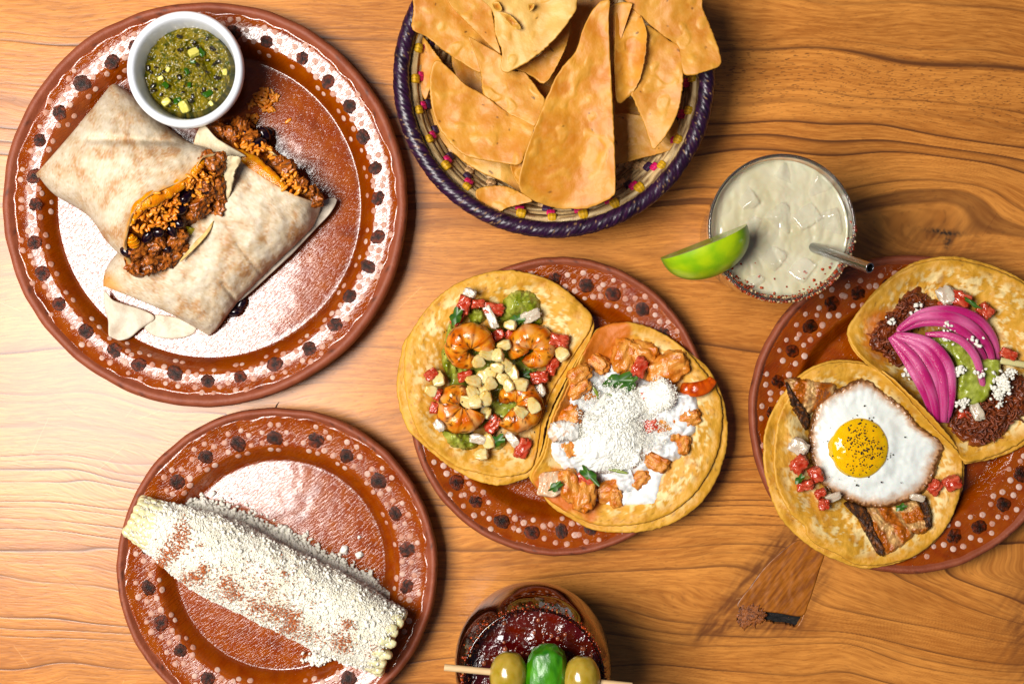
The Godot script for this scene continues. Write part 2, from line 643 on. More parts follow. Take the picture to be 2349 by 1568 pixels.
func make_plate(label: String, cx: float, cy: float, ro_px: float, rb_px: float, rf_px: float, flowers: int, a0: float, sd: float, dots: int) -> void:
	var rim_h := 0.0235
	var k := U * (D - rim_h) / D
	var at := P(cx, cy, rim_h)
	at.y = 0.0006
	var ro := ro_px * k
	var rb := rb_px * k
	var o := thing("clay_plate", label, "plate", "glazed terracotta plates", at)
	var wob := func(a: float) -> float: return 1.0 + 0.006 * nz(cos(a) * 1.2 + sd, sin(a) * 1.2) + 0.0035 * nz(cos(a) * 6, sin(a) * 6 + sd)
	# clay body with its bare lip
	var pr := PackedVector2Array()
	for i in 20:
		pr.append(Vector2(rb * i / 19.0, 0.0072 - 0.0006))
	for i in range(1, 20):
		var r := lerpf(rb, ro * 0.945, i / 19.0)
		pr.append(Vector2(r, plate_height(r, rb, ro) - 0.0004))
	pr.append_array([Vector2(ro * 0.958, 0.0236), Vector2(ro * 0.972, 0.0242), Vector2(ro * 0.985, 0.0238), Vector2(ro * 0.995, 0.0222), Vector2(ro, 0.0200), Vector2(ro * 0.992, 0.0178), Vector2(ro * 0.96, 0.0158), Vector2(ro * 0.82, 0.008), Vector2(ro * 0.66, 0.001), Vector2(ro * 0.6, 0.0), Vector2(ro * 0.3, 0.0004), Vector2(0.0001, 0.0006)])
	var body := lathe(pr, 220, func(q: Vector2, a: float) -> Color:
		var g := fz(cos(a) * q.x * 110, sin(a) * q.x * 110, sd)
		var c := s(136, 68, 44).lerp(s(158, 88, 62), clampf(0.5 + 0.8 * g, 0, 1))
		var spot := smoothstep(0.66, 0.74, nz(cos(a) * q.x * 700, sin(a) * q.x * 700, sd + 7))
		return c.lerp(s(60, 34, 26), spot * 0.75),
		func(i: int, a: float) -> Vector2:
			var r: float = pr[i].x
			var lip := smoothstep(0.9, 1.0, r / ro)
			return Vector2(r * (wob.call(a) - 1.0) * lip, 0.0006 * lip * nz(cos(a) * 3 + sd, sin(a) * 3)))
	part("clay_body", body.done(), M.clay, o)
	# the glaze, ending in an uneven line at the lip
	var edge := func(a: float) -> float: return ro * (0.948 + 0.010 * nz(cos(a) * 2.2, sin(a) * 2.2, sd) + 0.010 * nz(cos(a) * 9, sin(a) * 9, sd + 3))
	var gl := MB.new()
	var gn := 240
	var prev := -1
	for j in 61:
		var row := gl.v.size()
		for i in gn:
			var a := TAU * i / gn
			var top: float = edge.call(a)
			var q := j / 60.0
			var r := rb * q * 2.0 if q < 0.5 else lerpf(rb, top, (q - 0.5) * 2.0)
			var y := plate_height(r, rb, ro) + 0.00025 + 0.00005 * nz(cos(a) * r * 110 + sd, sin(a) * r * 110) - (0.0008 if j == 60 else 0.0)
			var x := r * cos(a)
			var z := r * sin(a)
			var g := fz(x * 90, z * 90, sd)
			var ring := nz(r * 260.0, a * 1.3, sd)
			var c := s(140, 60, 24).lerp(s(162, 84, 40), clampf(0.5 + 0.8 * g + 0.2 * ring, 0, 1))
			c = c.lerp(s(104, 38, 18), smoothstep(0.15, 0.6, fz(x * 40 + 30, z * 40, sd)) * 0.6)
			c = c.lerp(s(92, 36, 18), exp(-pow((r - rb * 1.02) / (rb * 0.035), 2)) * 0.55)
			gl.add(Vector3(x, y, z), c, Vector2(x * 0.80 - z * 0.60, (x * 0.60 + z * 0.80) * 4.5) * 15.0)
		if prev >= 0:
			gl.strip(prev, row, gn, true)
		prev = row
	part("glaze", gl.done(), M.glaze, o)
	# painted flowers: a dark spot ringed by dots of white slip
	if not M.has("spots"):
		M.spots = []
		M.dots = []
		for q in 4:
			var lines := PackedVector2Array([Vector2(0.0001, 0.00022), Vector2(0.0018, 0.0002), Vector2(0.0034, 0.00016), Vector2(0.0046, 0.0001), Vector2(0.0054, -0.0001)])
			var spot := lathe(lines, 22, func(p: Vector2, a: float) -> Color:
				var g := fz(p.x * cos(a) * 330 + q * 9, p.x * sin(a) * 330, q * 3.0)
				var c := s(46, 24, 16).lerp(s(120, 50, 22), clampf(smoothstep(-0.25, 0.35, g) * (0.45 + 0.25 * q), 0, 1))
				return c.lerp(s(16, 12, 11), 1.0 - smoothstep(0.0010, 0.0028, p.x)),
				func(i: int, a: float) -> Vector2: return Vector2(lines[i].x * 0.16 * nz(cos(a) * 1.5 + q * 4, sin(a) * 1.5), 0))
			M.spots.append(spot.done())
			var dl := PackedVector2Array([Vector2(0.0001, 0.0004), Vector2(0.0012, 0.00034), Vector2(0.0019, 0.0002), Vector2(0.0022, -0.0002)])
			var dot := lathe(dl, 11, func(p: Vector2, a: float) -> Color: return s(224, 194, 178).lerp(s(190, 124, 98), clampf(0.12 + 0.22 * q + 0.5 * nz(p.x * cos(a) * 900 + q * 5, p.x * sin(a) * 900), 0, 0.9)),
				func(i: int, a: float) -> Vector2: return Vector2(dl[i].x * 0.12 * nz(cos(a) + q * 4, sin(a)), 0))
			M.dots.append(dot.done())
	var rf := rf_px * k
	for i in flowers:
		var a := a0 + TAU * i / flowers + rr(-0.022, 0.022)
		var rad := rf * (1.0 + rr(-0.022, 0.022))
		var on := func(r: float, b: float) -> Transform3D:
			var sl := (plate_height(r + 0.001, rb, ro) - plate_height(r - 0.001, rb, ro)) / 0.002
			var up := Vector3(-sl * cos(b), 1, -sl * sin(b)).normalized()
			var xx := Vector3(-sin(b), 0, cos(b))
			return Transform3D(Basis(xx.cross(up), up, xx).orthonormalized().rotated(up, rr(0, TAU)), Vector3(r * cos(b), plate_height(r, rb, ro) + 0.0004, r * sin(b)))
		var place: Transform3D = on.call(rad, a)
		var f := part("flower_motif", M.spots[rng.randi() % 4], M.slip, o, place.scaled_local(Vector3(rr(0.78, 1.08), 1, rr(0.78, 1.08))))
		var inv: Transform3D = f.transform.affine_inverse()
		for d in dots:
			var b := TAU * (d + 0.5) / dots + rr(-0.16, 0.16)
			if rr(0, 1) < 0.07:
				continue
			var rr2 := rad + (0.0087 + rr(-0.0006, 0.0006)) * cos(b)
			var aa := a + 0.0089 * sin(b) / rad
			if rr2 > ro * 0.937:
				continue
			part("slip_dot", M.dots[rng.randi() % 4], M.slip, f, inv * (on.call(rr2, aa) as Transform3D).scaled_local(Vector3.ONE * rr(0.72, 1.02)))


func make_plates() -> void:
	make_plate("large clay plate under the burrito halves and the salsa cup", 468, 467, 466, 352, 402, 32, 0.18, 1.0, 8)
	make_plate("clay plate under the cheese covered corn cob, with a chipped lip", 634, 1303, 369, 243, 300, 22, -1.575, 2.0, 8)
	make_plate("clay plate under the shrimp taco and the creamy chicken taco", 1283, 933, 344, 225, 292, 26, 1.555, 3.0, 7)
	make_plate("clay plate under the fried egg taco and the pink onion taco", 2083, 951, 366, 228, 304, 26, 3.39, 4.0, 7)


# ---------------------------------------------------------------- burritos, salsa, rice
func flour_color(x: float, y: float, sd: float) -> Color:
	var a := fz(x * 0.016, y * 0.016, sd)
	var b := nz(x * 0.12, y * 0.12, sd + 4)
	var cc := fz(x * 0.05, y * 0.05, sd + 9)
	var c := s(212, 194, 162).lerp(s(236, 222, 198), clampf(0.5 + 0.9 * cc, 0, 1))
	c = c.lerp(s(206, 174, 132), clampf(0.25 + 1.2 * a, 0, 0.8))
	c = c.lerp(s(184, 126, 72), smoothstep(0.2, 0.5, a + 0.2 * b + 0.34 * cc) * 0.6)
	c = c.lerp(s(172, 120, 74), smoothstep(0.45, 0.7, nz(x * 0.2, y * 0.2, sd + 21) + 0.3 * a) * 0.4)
	return c.lerp(s(246, 238, 224), smoothstep(0.1, 0.6, nz(x * 0.26, y * 0.26, sd + 31)) * 0.35)


func arc_points(a: PackedVector2Array, n: int, h: Callable) -> PackedVector3Array:
	var e := smooth2(a, n)
	var out := PackedVector3Array()
	for p in e:
		out.append(Vector3(p.x, p.y, h.call(p)))
	return out


# A roll lofted through rings given in picture places and heights; the first ring is the closed end, the last the cut.
func roll_mesh(rings: Array, rows: int, sd: float, grease: Callable, crease: Callable) -> ArrayMesh:
	var n: int = rings[0].size()
	var m := rings.size()
	var mb := MB.new()
	var prev := -1
	for j in rows + 1:
		var q := float(j) / rows * (m - 1)
		var k := mini(int(q), m - 2)
		var w := q - k
		var at := mb.v.size()
		for i in n:
			var a: Vector3 = rings[maxi(k - 1, 0)][i]
			var b: Vector3 = rings[k][i]
			var c: Vector3 = rings[k + 1][i]
			var d: Vector3 = rings[mini(k + 2, m - 1)][i]
			var p := b.cubic_interpolate(c, a, d, w)
			p.z += 0.0013 * nz(p.x * 0.02, p.y * 0.02, sd) + 0.0005 * nz(p.x * 0.05, p.y * 0.05, sd) + 0.0003 * fz(p.x * 0.12, p.y * 0.12, sd) + (crease.call(p) as float)
			p.z = maxf(p.z, 0.0078)
			var col := flour_color(p.x, p.y, sd)
			var g: float = grease.call(p, float(j) / rows)
			col = col.lerp(s(228, 158, 50), clampf(g, 0, 0.85))
			mb.add(P(p.x, p.y, p.z), col)
		if j == 0:
			var cen := Vector3.ZERO
			for i in n:
				cen += mb.v[i] / n
			var e := mb.add(cen, mb.c[0])
			for i in n:
				mb.tri(e, i, (i + 1) % n)
		else:
			mb.strip(prev, at, n, true)
		prev = at
	# the tortilla's thickness at the cut: step inwards and back down the roll a little
	var inner := mb.v.size()
	var cen2 := Vector3.ZERO
	for i in n:
		cen2 += mb.v[prev + i] / n
	for i in n:
		mb.add(mb.v[prev + i].lerp(cen2, 0.055), s(240, 214, 150))
	mb.strip(prev, inner, n, true)
	var deep := mb.v.size()
	for i in n:
		mb.add(mb.v[prev + i].lerp(cen2, 0.07) + (mb.v[prev - n + i] - mb.v[prev + i]) * 2.0, s(200, 120, 40))
	mb.strip(inner, deep, n, true)
	return mb.done()


func hoop(ax: float, ay: float, bx: float, by: float, g: float, h: float, pw := 0.72, bulge := Vector2.ZERO) -> PackedVector3Array:
	# a ring from a over the top to b and back underneath
	var out := PackedVector3Array()
	for i in 84:
		var q := PI * i / 83.0
		var w := (1.0 - cos(q)) / 2.0
		out.append(Vector3(lerpf(ax, bx, w) + bulge.x * sin(q), lerpf(ay, by, w) + bulge.y * sin(q), g + (h - g) * pow(sin(q), pw)))
	for i in 12:
		var w := 1.0 - (i + 1) / 13.0
		out.append(Vector3(lerpf(ax, bx, lerpf(0.06, 0.94, w)), lerpf(ay, by, lerpf(0.06, 0.94, w)), g - 0.002 - (g - 0.008) * 0.8 * sin(PI * w)))
	return out


func cut_ring(top: PackedVector2Array, bottom: PackedVector2Array, h: Callable) -> PackedVector3Array:
	var out := arc_points(top, 84, h)
	var b := arc_points(bottom, 14, h)
	for i in 12:
		out.append(b[12 - i])
	return out


func fill_variants() -> void:
	M.rice_m = []
	M.bean_m = []
	M.bit_m = []
	for q in 5:
		M.rice_m.append(chunk(Vector3(0.0024, 0.00085, 0.00095), 0.92, 0.12, 1.6, q * 5.0, 4, func(p: Vector3): return s(242, 124, 36).lerp(s(255, 176, 84), clampf(0.4 + 0.5 * q / 4.0 + 0.4 * nz(p.x * 2 + q, p.y * 2, p.z * 2), 0, 1))))
		M.bean_m.append(chunk(Vector3(0.0056, 0.0036, 0.0037), 1.0, 0.06, 1.2, q * 3.0, 8, func(p: Vector3): return s(20, 16, 18).lerp(s(66, 44, 40), smoothstep(0.1, 0.6, nz(p.x * 1.5 + q * 4, p.y * 1.5, p.z * 1.5)))))
		M.bit_m.append(chunk(Vector3(0.0062, 0.004, 0.0046), 0.55, 0.26, 2.0, q * 7.0, 10, func(p: Vector3):
			var g := fz(p.x * 1.2 + q * 3, p.y * 1.2, p.z * 1.2)
			return s(150, 76, 34).lerp(s(206, 126, 66), clampf(0.5 + 1.2 * g, 0, 1)).lerp(s(44, 22, 14), smoothstep(0.05, 0.5, nz(p.x * 2.2, p.y * 2.2 + q, p.z * 2.2)) * 0.85)))


func make_burritos() -> void:
	fill_variants()
	# ---- the half that lies flat on the plate
	var r_cut := func(p: Vector2) -> float:
		# the cut face leans back: high along the wrap's upper edge, low along the far side
		var d := (p - Vector2(592, 400)).dot(Vector2(0.52, -0.855))
		return clampf(0.047 - 0.00030 * d, 0.012, 0.052) - 0.016 * smoothstep(680, 745, p.x) - 0.008 * (1.0 - smoothstep(440, 520, p.x))
	var top2 := PackedVector2Array([Vector2(446, 326), Vector2(478, 336), Vector2(520, 352), Vector2(560, 376), Vector2(605, 408), Vector2(660, 440), Vector2(700, 456), Vector2(739, 470)])
	var bot2 := PackedVector2Array([Vector2(446, 326), Vector2(468, 290), Vector2(510, 286), Vector2(566, 302), Vector2(618, 340), Vector2(668, 388), Vector2(712, 432), Vector2(739, 470)])
	var rings := [
		hoop(243, 632, 482, 768, 0.012, 0.020, 0.5),
		hoop(236, 655, 500, 752, 0.012, 0.031),
		hoop(246, 610, 548, 690, 0.011, 0.042),
		hoop(300, 540, 640, 598, 0.010, 0.047),
		hoop(380, 430, 716, 522, 0.010, 0.050),
		cut_ring(top2, bot2, r_cut),
	]
	rings[0] = hoop(250, 640, 480, 770, 0.0085, 0.016, 0.4)
	var o := thing("burrito_half", "cut burrito half lying flat on the large clay plate, under the other half", "burrito", "two halves of one burrito")
	part("tortilla", roll_mesh(rings, 140, 1.0,
		func(p: Vector3, q: float): return 0.75 * smoothstep(60, 20, Vector2(p.x, p.y).distance_to(Vector2(238, 668))) + 0.35 * smoothstep(0.95, 1.0, q),
		func(p: Vector3):
			var l := Geometry2D.get_closest_point_to_segment(Vector2(p.x, p.y), Vector2(512, 650), Vector2(575, 740))
			var l2 := Geometry2D.get_closest_point_to_segment(Vector2(p.x, p.y), Vector2(545, 560), Vector2(625, 660))
			return -0.0024 * exp(-pow(Vector2(p.x, p.y).distance_to(l) / 5.0, 2)) - 0.0018 * exp(-pow(Vector2(p.x, p.y).distance_to(l2) / 4.0, 2))), M.flour, o)
	part("flap", sheet(PackedVector2Array([Vector2(240, 668), Vector2(262, 690), Vector2(330, 712), Vector2(352, 730), Vector2(322, 752), Vector2(290, 776), Vector2(252, 775), Vector2(248, 735), Vector2(240, 705)]),
		func(p, _t): return 0.0125 + 0.002 * nz(p.x * 0.02, p.y * 0.02, 3) + 0.00005 * (330 - p.x) * 0.6, 0.0016, 20, func(p, t): return flour_color(p.x, p.y, 5.0).lerp(s(232, 224, 206), 0.6), 90), M.flour, o)
	part("flap", sheet(PackedVector2Array([Vector2(330, 745), Vector2(360, 722), Vector2(440, 740), Vector2(446, 760), Vector2(424, 772), Vector2(390, 776), Vector2(350, 768)]),
		func(p, _t): return 0.0098 + 0.001 * nz(p.x * 0.03, p.y * 0.03, 3), 0.0015, 16, func(p, t): return flour_color(p.x, p.y, 6.0).lerp(s(232, 224, 206), 0.6), 90), M.flour, o)
	part("flap", sheet(PackedVector2Array([Vector2(738, 462), Vector2(771, 456), Vector2(757, 488), Vector2(722, 526), Vector2(672, 578), Vector2(620, 628), Vector2(572, 672), Vector2(545, 690), Vector2(560, 650), Vector2(640, 560), Vector2(700, 500)]),
		func(p, _t): return 0.017 + 0.0012 * nz(p.x * 0.03, p.y * 0.03, 3), 0.0015, 16, func(p, t): return flour_color(p.x, p.y, 7.0).lerp(s(214, 206, 196), 0.5), 90), M.flour, o)
	part("flap", sheet(PackedVector2Array([Vector2(446, 322), Vector2(466, 288), Vector2(500, 320), Vector2(560, 356), Vector2(548, 362), Vector2(534, 402), Vector2(500, 410), Vector2(450, 360)]),
		func(p, _t): return 0.050 + 0.0015 * nz(p.x * 0.03, p.y * 0.03, 3) - 0.00006 * absf(p.x - 520), 0.0016, 20, func(p, t): return flour_color(p.x, p.y, 8.0).lerp(s(236, 224, 190), 0.5), 100), M.flour, o)
	fill_face(o, top2, bot2, func(p): return (r_cut.call(p) as float) - 0.0025, [
		["cheese", PackedVector2Array([Vector2(520, 346), Vector2(556, 360), Vector2(590, 384), Vector2(626, 412), Vector2(650, 430)]), 0.0042],
		["cheese", PackedVector2Array([Vector2(484, 292), Vector2(504, 290), Vector2(526, 298)]), 0.002]],
		[Vector2(606, 308), Vector2(560, 300), Vector2(592, 330), Vector2(664, 392)],
		[Vector2(500, 300), Vector2(530, 310), Vector2(548, 296), Vector2(706, 440), Vector2(720, 452), Vector2(690, 425), Vector2(655, 390), Vector2(640, 372), Vector2(575, 318)],
		[Rect2(560, 320, 70, 50), Rect2(628, 372, 72, 62), Rect2(540, 300, 70, 40), Rect2(640, 395, 60, 50)], 130, 3)
	# ---- the half propped up on it
	var l_cut := func(p: Vector2) -> float:
		var d := (p - Vector2(394, 468)).dot(Vector2(0.73, 0.684))
		return 0.0735 - 0.00030 * d - 0.006 * smoothstep(40, 200, absf((p - Vector2(394, 468)).dot(Vector2(-0.684, 0.73))))
	var top1 := zb([150, 1330, 142, 1200, 165, 1080, 212, 940, 330, 800, 480, 720, 640, 650, 760, 560, 850, 430, 980, 400])
	var bot1 := zb([150, 1330, 200, 1445, 290, 1485, 420, 1440, 600, 1330, 740, 1230, 870, 1080, 950, 960, 1050, 830, 1085, 660, 1040, 470, 980, 400])
	var rings1 := [
		hoop(86, 408, 252, 196, 0.020, 0.026, 0.4),
		hoop(84, 400, 268, 194, 0.019, 0.046),
		hoop(124, 446, 312, 224, 0.019, 0.060, 0.72, Vector2(-8, -8)),
		hoop(200, 494, 372, 282, 0.022, 0.068, 0.72, Vector2(-22, -20)),
		hoop(243, 552, 440, 330, 0.030, 0.073, 0.72, Vector2(-38, -36)),
		hoop(270, 580, 482, 344, 0.040, 0.077, 0.72, Vector2(-40, -40)),
		cut_ring(top1, bot1, l_cut),
	]
	var o2 := thing("burrito_half", "propped up burrito half showing rice, black beans and meat at its cut", "burrito", "two halves of one burrito")
	part("tortilla", roll_mesh(rings1, 150, 11.0,
		func(p: Vector3, q: float): return 0.8 * smoothstep(0.93, 1.0, q) * (0.6 + 0.6 * nz(p.x * 0.03, p.y * 0.03)) + 0.2 * smoothstep(0.8, 1.0, q),
		func(p: Vector3):
			var v := Vector2(p.x, p.y)
			var l := Geometry2D.get_closest_point_to_segment(v, Vector2(205, 318), Vector2(425, 326))
			var side := smoothstep(-14, 2, v.y - l.y) if v.y < l.y else 1.0
			return -0.0050 * exp(-pow(v.distance_to(l) / 7.5, 2)) - 0.005 * (1.0 - side) * smoothstep(200, 260, v.x) * 0.6), M.flour, o2)
	part("flap", sheet(zb([960, 430, 1010, 440, 1090, 425, 1172, 440, 1160, 500, 1120, 560, 1108, 640, 1080, 760, 1050, 800, 1040, 640, 1000, 520]),
		func(p, t): return 0.067 - 0.00016 * (p.y - 350) + 0.001 * nz(p.x * 0.05, p.y * 0.05), 0.0016, 18, func(p, t): return flour_color(p.x, p.y, 15.0).lerp(s(238, 222, 176), 0.6), 110, Vector2.INF, 1.6), M.flour, o2)
	part("flap", sheet(zb([650, 1330, 760, 1200, 880, 1075, 930, 1000, 900, 1090, 800, 1210, 690, 1320, 640, 1360]),
		func(p, t): return 0.052 + 0.001 * nz(p.x * 0.05, p.y * 0.05), 0.0015, 14, func(p, t): return flour_color(p.x, p.y, 16.0).lerp(s(226, 184, 90), 0.7), 90), M.flour, o2)
	fill_face(o2, top1, bot1, func(p): return (l_cut.call(p) as float) - 0.005, [
		["cheese", zb([205, 1010, 270, 880, 380, 810, 500, 745, 620, 680, 720, 610]), 0.0040],
		["cheese", zb([720, 610, 790, 540, 850, 460]), 0.0024],
		["cheese", zb([185, 1130, 215, 1180, 240, 1240]), 0.0032],
		["avocado", zb([690, 1050, 760, 1060, 900, 960, 920, 1050, 820, 1120, 760, 1200, 700, 1170])],
		["avocado", zb([970, 520, 1030, 500, 1050, 620, 1040, 740, 1000, 640])]],
		zb([690, 780, 350, 1140, 510, 1230, 185, 1275, 860, 700, 640, 900, 610, 1010, 560, 1080, 610, 1290, 430, 1100]),
		zb([900, 470, 960, 460, 970, 520, 860, 720, 830, 690, 960, 700, 990, 760, 780, 890, 740, 930, 830, 900, 960, 880, 1000, 850, 980, 950, 930, 980, 570, 1220, 600, 1160, 640, 1230, 400, 1230, 450, 1180, 300, 1400, 340, 1380, 430, 1360, 500, 1330, 380, 1320, 230, 1380, 860, 780, 800, 830, 560, 1310, 250, 1260]),
		[Rect2(298, 446, 110, 78), Rect2(306, 462, 100, 66), Rect2(415, 396, 75, 34), Rect2(425, 410, 60, 60), Rect2(300, 440, 110, 90)], 230, 11)
	# ---- the dip cup
	var rh := 0.0585
	var k := U * (D - rh) / D
	var rc := P(422, 157, rh)
	rc.y = 0.0165
	var cup := thing("ramekin", "white ceramic dip cup of green salsa at the rim of the large plate", "ramekin", "", rc)
	var q0 := 135.0 * k
	var prof := smooth2(PackedVector2Array([Vector2(0.0001, 0.004), Vector2(q0 * 0.5, 0.004), Vector2(q0 * 0.68, 0.006), Vector2(q0 * 0.745, 0.012), Vector2(q0 * 0.80, 0.028), Vector2(q0 * 0.845, 0.0375), Vector2(q0 * 0.875, 0.0408), Vector2(q0 * 0.92, 0.0424), Vector2(q0 * 0.965, 0.0416), Vector2(q0 * 0.995, 0.0392), Vector2(q0, 0.0365), Vector2(q0 * 0.985, 0.034), Vector2(q0 * 0.94, 0.032), Vector2(q0 * 0.90, 0.028), Vector2(q0 * 0.80, 0.008), Vector2(q0 * 0.76, 0.001), Vector2(q0 * 0.7, 0.0), Vector2(0.0001, 0.0012)]), 60)
	part("cup_body", lathe(prof, 120, one(Color(0.74, 0.77, 0.82))).done(), M.ramekin, cup)
	var sh := 0.0165 + 0.027
	var sr := 101.0
	var so := PackedVector2Array()
	for i in 40:
		var a := TAU * i / 40
		so.append(Vector2(429, 160) + Vector2(cos(a), sin(a)) * sr * (1.0 + 0.015 * nz(cos(a) * 2, sin(a) * 2)))
	var salsa := thing("green_salsa", "chunky roasted green salsa filling the white dip cup", "salsa")
	part("sauce", sheet(so, func(p, t):
		var g := absf(fz(p.x * 0.022, p.y * 0.022, 2.0))
		return sh + 0.0045 * (0.35 - g) + 0.0014 * fz(p.x * 0.09, p.y * 0.09, 6.0) - 0.003 * pow(t, 6.0) - 0.004 * exp(-pow(Geometry2D.get_closest_point_to_segment(p, Vector2(455, 110), Vector2(480, 165)).distance_to(p) / 9.0, 2)), 0.012, 70,
		func(p, t):
			var g := fz(p.x * 0.03, p.y * 0.03, 8.0)
			var b := fz(p.x * 0.07, p.y * 0.07, 1.0)
			var c := s(96, 92, 24).lerp(s(132, 116, 44), clampf(0.5 + 1.1 * g, 0, 1))
			c = c.lerp(s(46, 64, 20), smoothstep(0.0, 0.45, b) * 0.8)
			return c.lerp(s(176, 152, 70), smoothstep(0.3, 0.55, nz(p.x * 0.16, p.y * 0.16, 5.0)) * 0.6), 160), M.salsa, salsa)
	var cube := chunk(Vector3(0.0036, 0.0022, 0.0026), 0.4, 0.12, 1.5, 4.0, 7, func(p: Vector3): return s(196, 194, 82).lerp(s(222, 212, 120), clampf(0.5 + p.y * 0.4, 0, 1)))
	for a: Array in [[444, 121, 0.5, 1.0], [423, 244, 1.9, 1.15], [381, 234, 0.7, 0.85], [484, 237, 2.2, 0.5], [368, 179, 0.4, 0.55], [385, 159, 1.0, 0.5], [515, 165, 1.6, 0.6]]:
		part("avocado_cube", cube, M.guac, salsa, pose(a[0], a[1], sh + 0.0022, a[2], rr(-0.4, 0.4), rr(-0.4, 0.4), Vector3.ONE * a[3]))
	var skin := chunk(Vector3(0.0014, 0.0005, 0.0009), 0.6, 0.3, 1.5, 4.0, 3, one(s(40, 38, 22)))
	var herb := chunk(Vector3(0.0026, 0.0006, 0.0018), 0.5, 0.3, 1.5, 8.0, 4, one(s(52, 92, 26)))
	for i in 48:
		var a := rr(0, TAU)
		var r := sqrt(rr(0, 0.86)) * sr
		var q := Vector2(429 + cos(a) * r, 160 + sin(a) * r)
		if i < 40:
			part("charred_speck", skin, M.wet, salsa, pose(q.x, q.y, sh + 0.0016 + 0.001 * nz(q.x * 0.1, q.y * 0.1), rr(0, 6), rr(-0.4, 0.4), rr(-0.4, 0.4), Vector3.ONE * rr(0.5, 1.4)))
		else:
			part("herb_piece", herb, M.wet, salsa, pose(q.x, q.y, sh + 0.0018, rr(0, 6), rr(-0.4, 0.4), rr(-0.4, 0.4), Vector3.ONE * rr(0.6, 1.2)))
	# ---- spilled rice and beans
	var clump := thing("spilled_rice", "clump of orange rice spilled beside the dip cup", "rice")
	for i in 46:
		var a := rr(0, TAU)
		var r := sqrt(rr(0.0, 1.0))
		var q := Vector2(602 + cos(a) * r * 36, 232 + sin(a) * r * 30)
		part("rice_grain", M.rice_m[i % 5], M.rice, clump, pose(q.x, q.y, 0.0092 + 0.0035 * (1.0 - r) * rr(0.2, 1.0), rr(0, 6), rr(-0.5, 0.5), rr(-0.5, 0.5), Vector3.ONE * rr(0.9, 1.25)))
	var clump2 := thing("spilled_rice", "small trail of orange rice between the dip cup and the burrito", "rice")
	for i in 20:
		var q := Vector2(586, 262).lerp(Vector2(556, 292), rr(0, 1)) + Vector2(rr(-15, 15), rr(-8, 8))
		part("rice_grain", M.rice_m[i % 5], M.rice, clump2, pose(q.x, q.y, 0.0088 + rr(0, 0.002), rr(0, 6), rr(-0.4, 0.4), rr(-0.4, 0.4), Vector3.ONE * rr(0.9, 1.2)))
	solo("rice_grain", M.rice_m[2], M.rice, "single loose grain of rice lying apart on the glaze", "rice grain", "", pose(661, 277, 0.0086, 0.6, 0, 0, Vector3.ONE * 1.15))
	solo("black_bean", M.bean_m[0], M.bean, "black bean fallen on the plate below the flat burrito half, the upper one", "bean", "fallen black beans", pose(553, 697, 0.0108, 0.9))
	solo("black_bean", M.bean_m[1], M.bean, "black bean fallen on the plate below the flat burrito half, the lower one", "bean", "fallen black beans", pose(538, 713, 0.0105, 0.2, 0, 0, Vector3.ONE * 1.1))
	solo("black_bean", M.bean_m[2], M.bean, "black bean beside the cut face of the flat burrito half", "bean", "fallen black beans", pose(606, 306, 0.0115, 0.2, 0, 0, Vector3.ONE * 1.2))


func inside(o: PackedVector2Array, p: Vector2) -> bool: return Geometry2D.is_point_in_polygon(p, o)


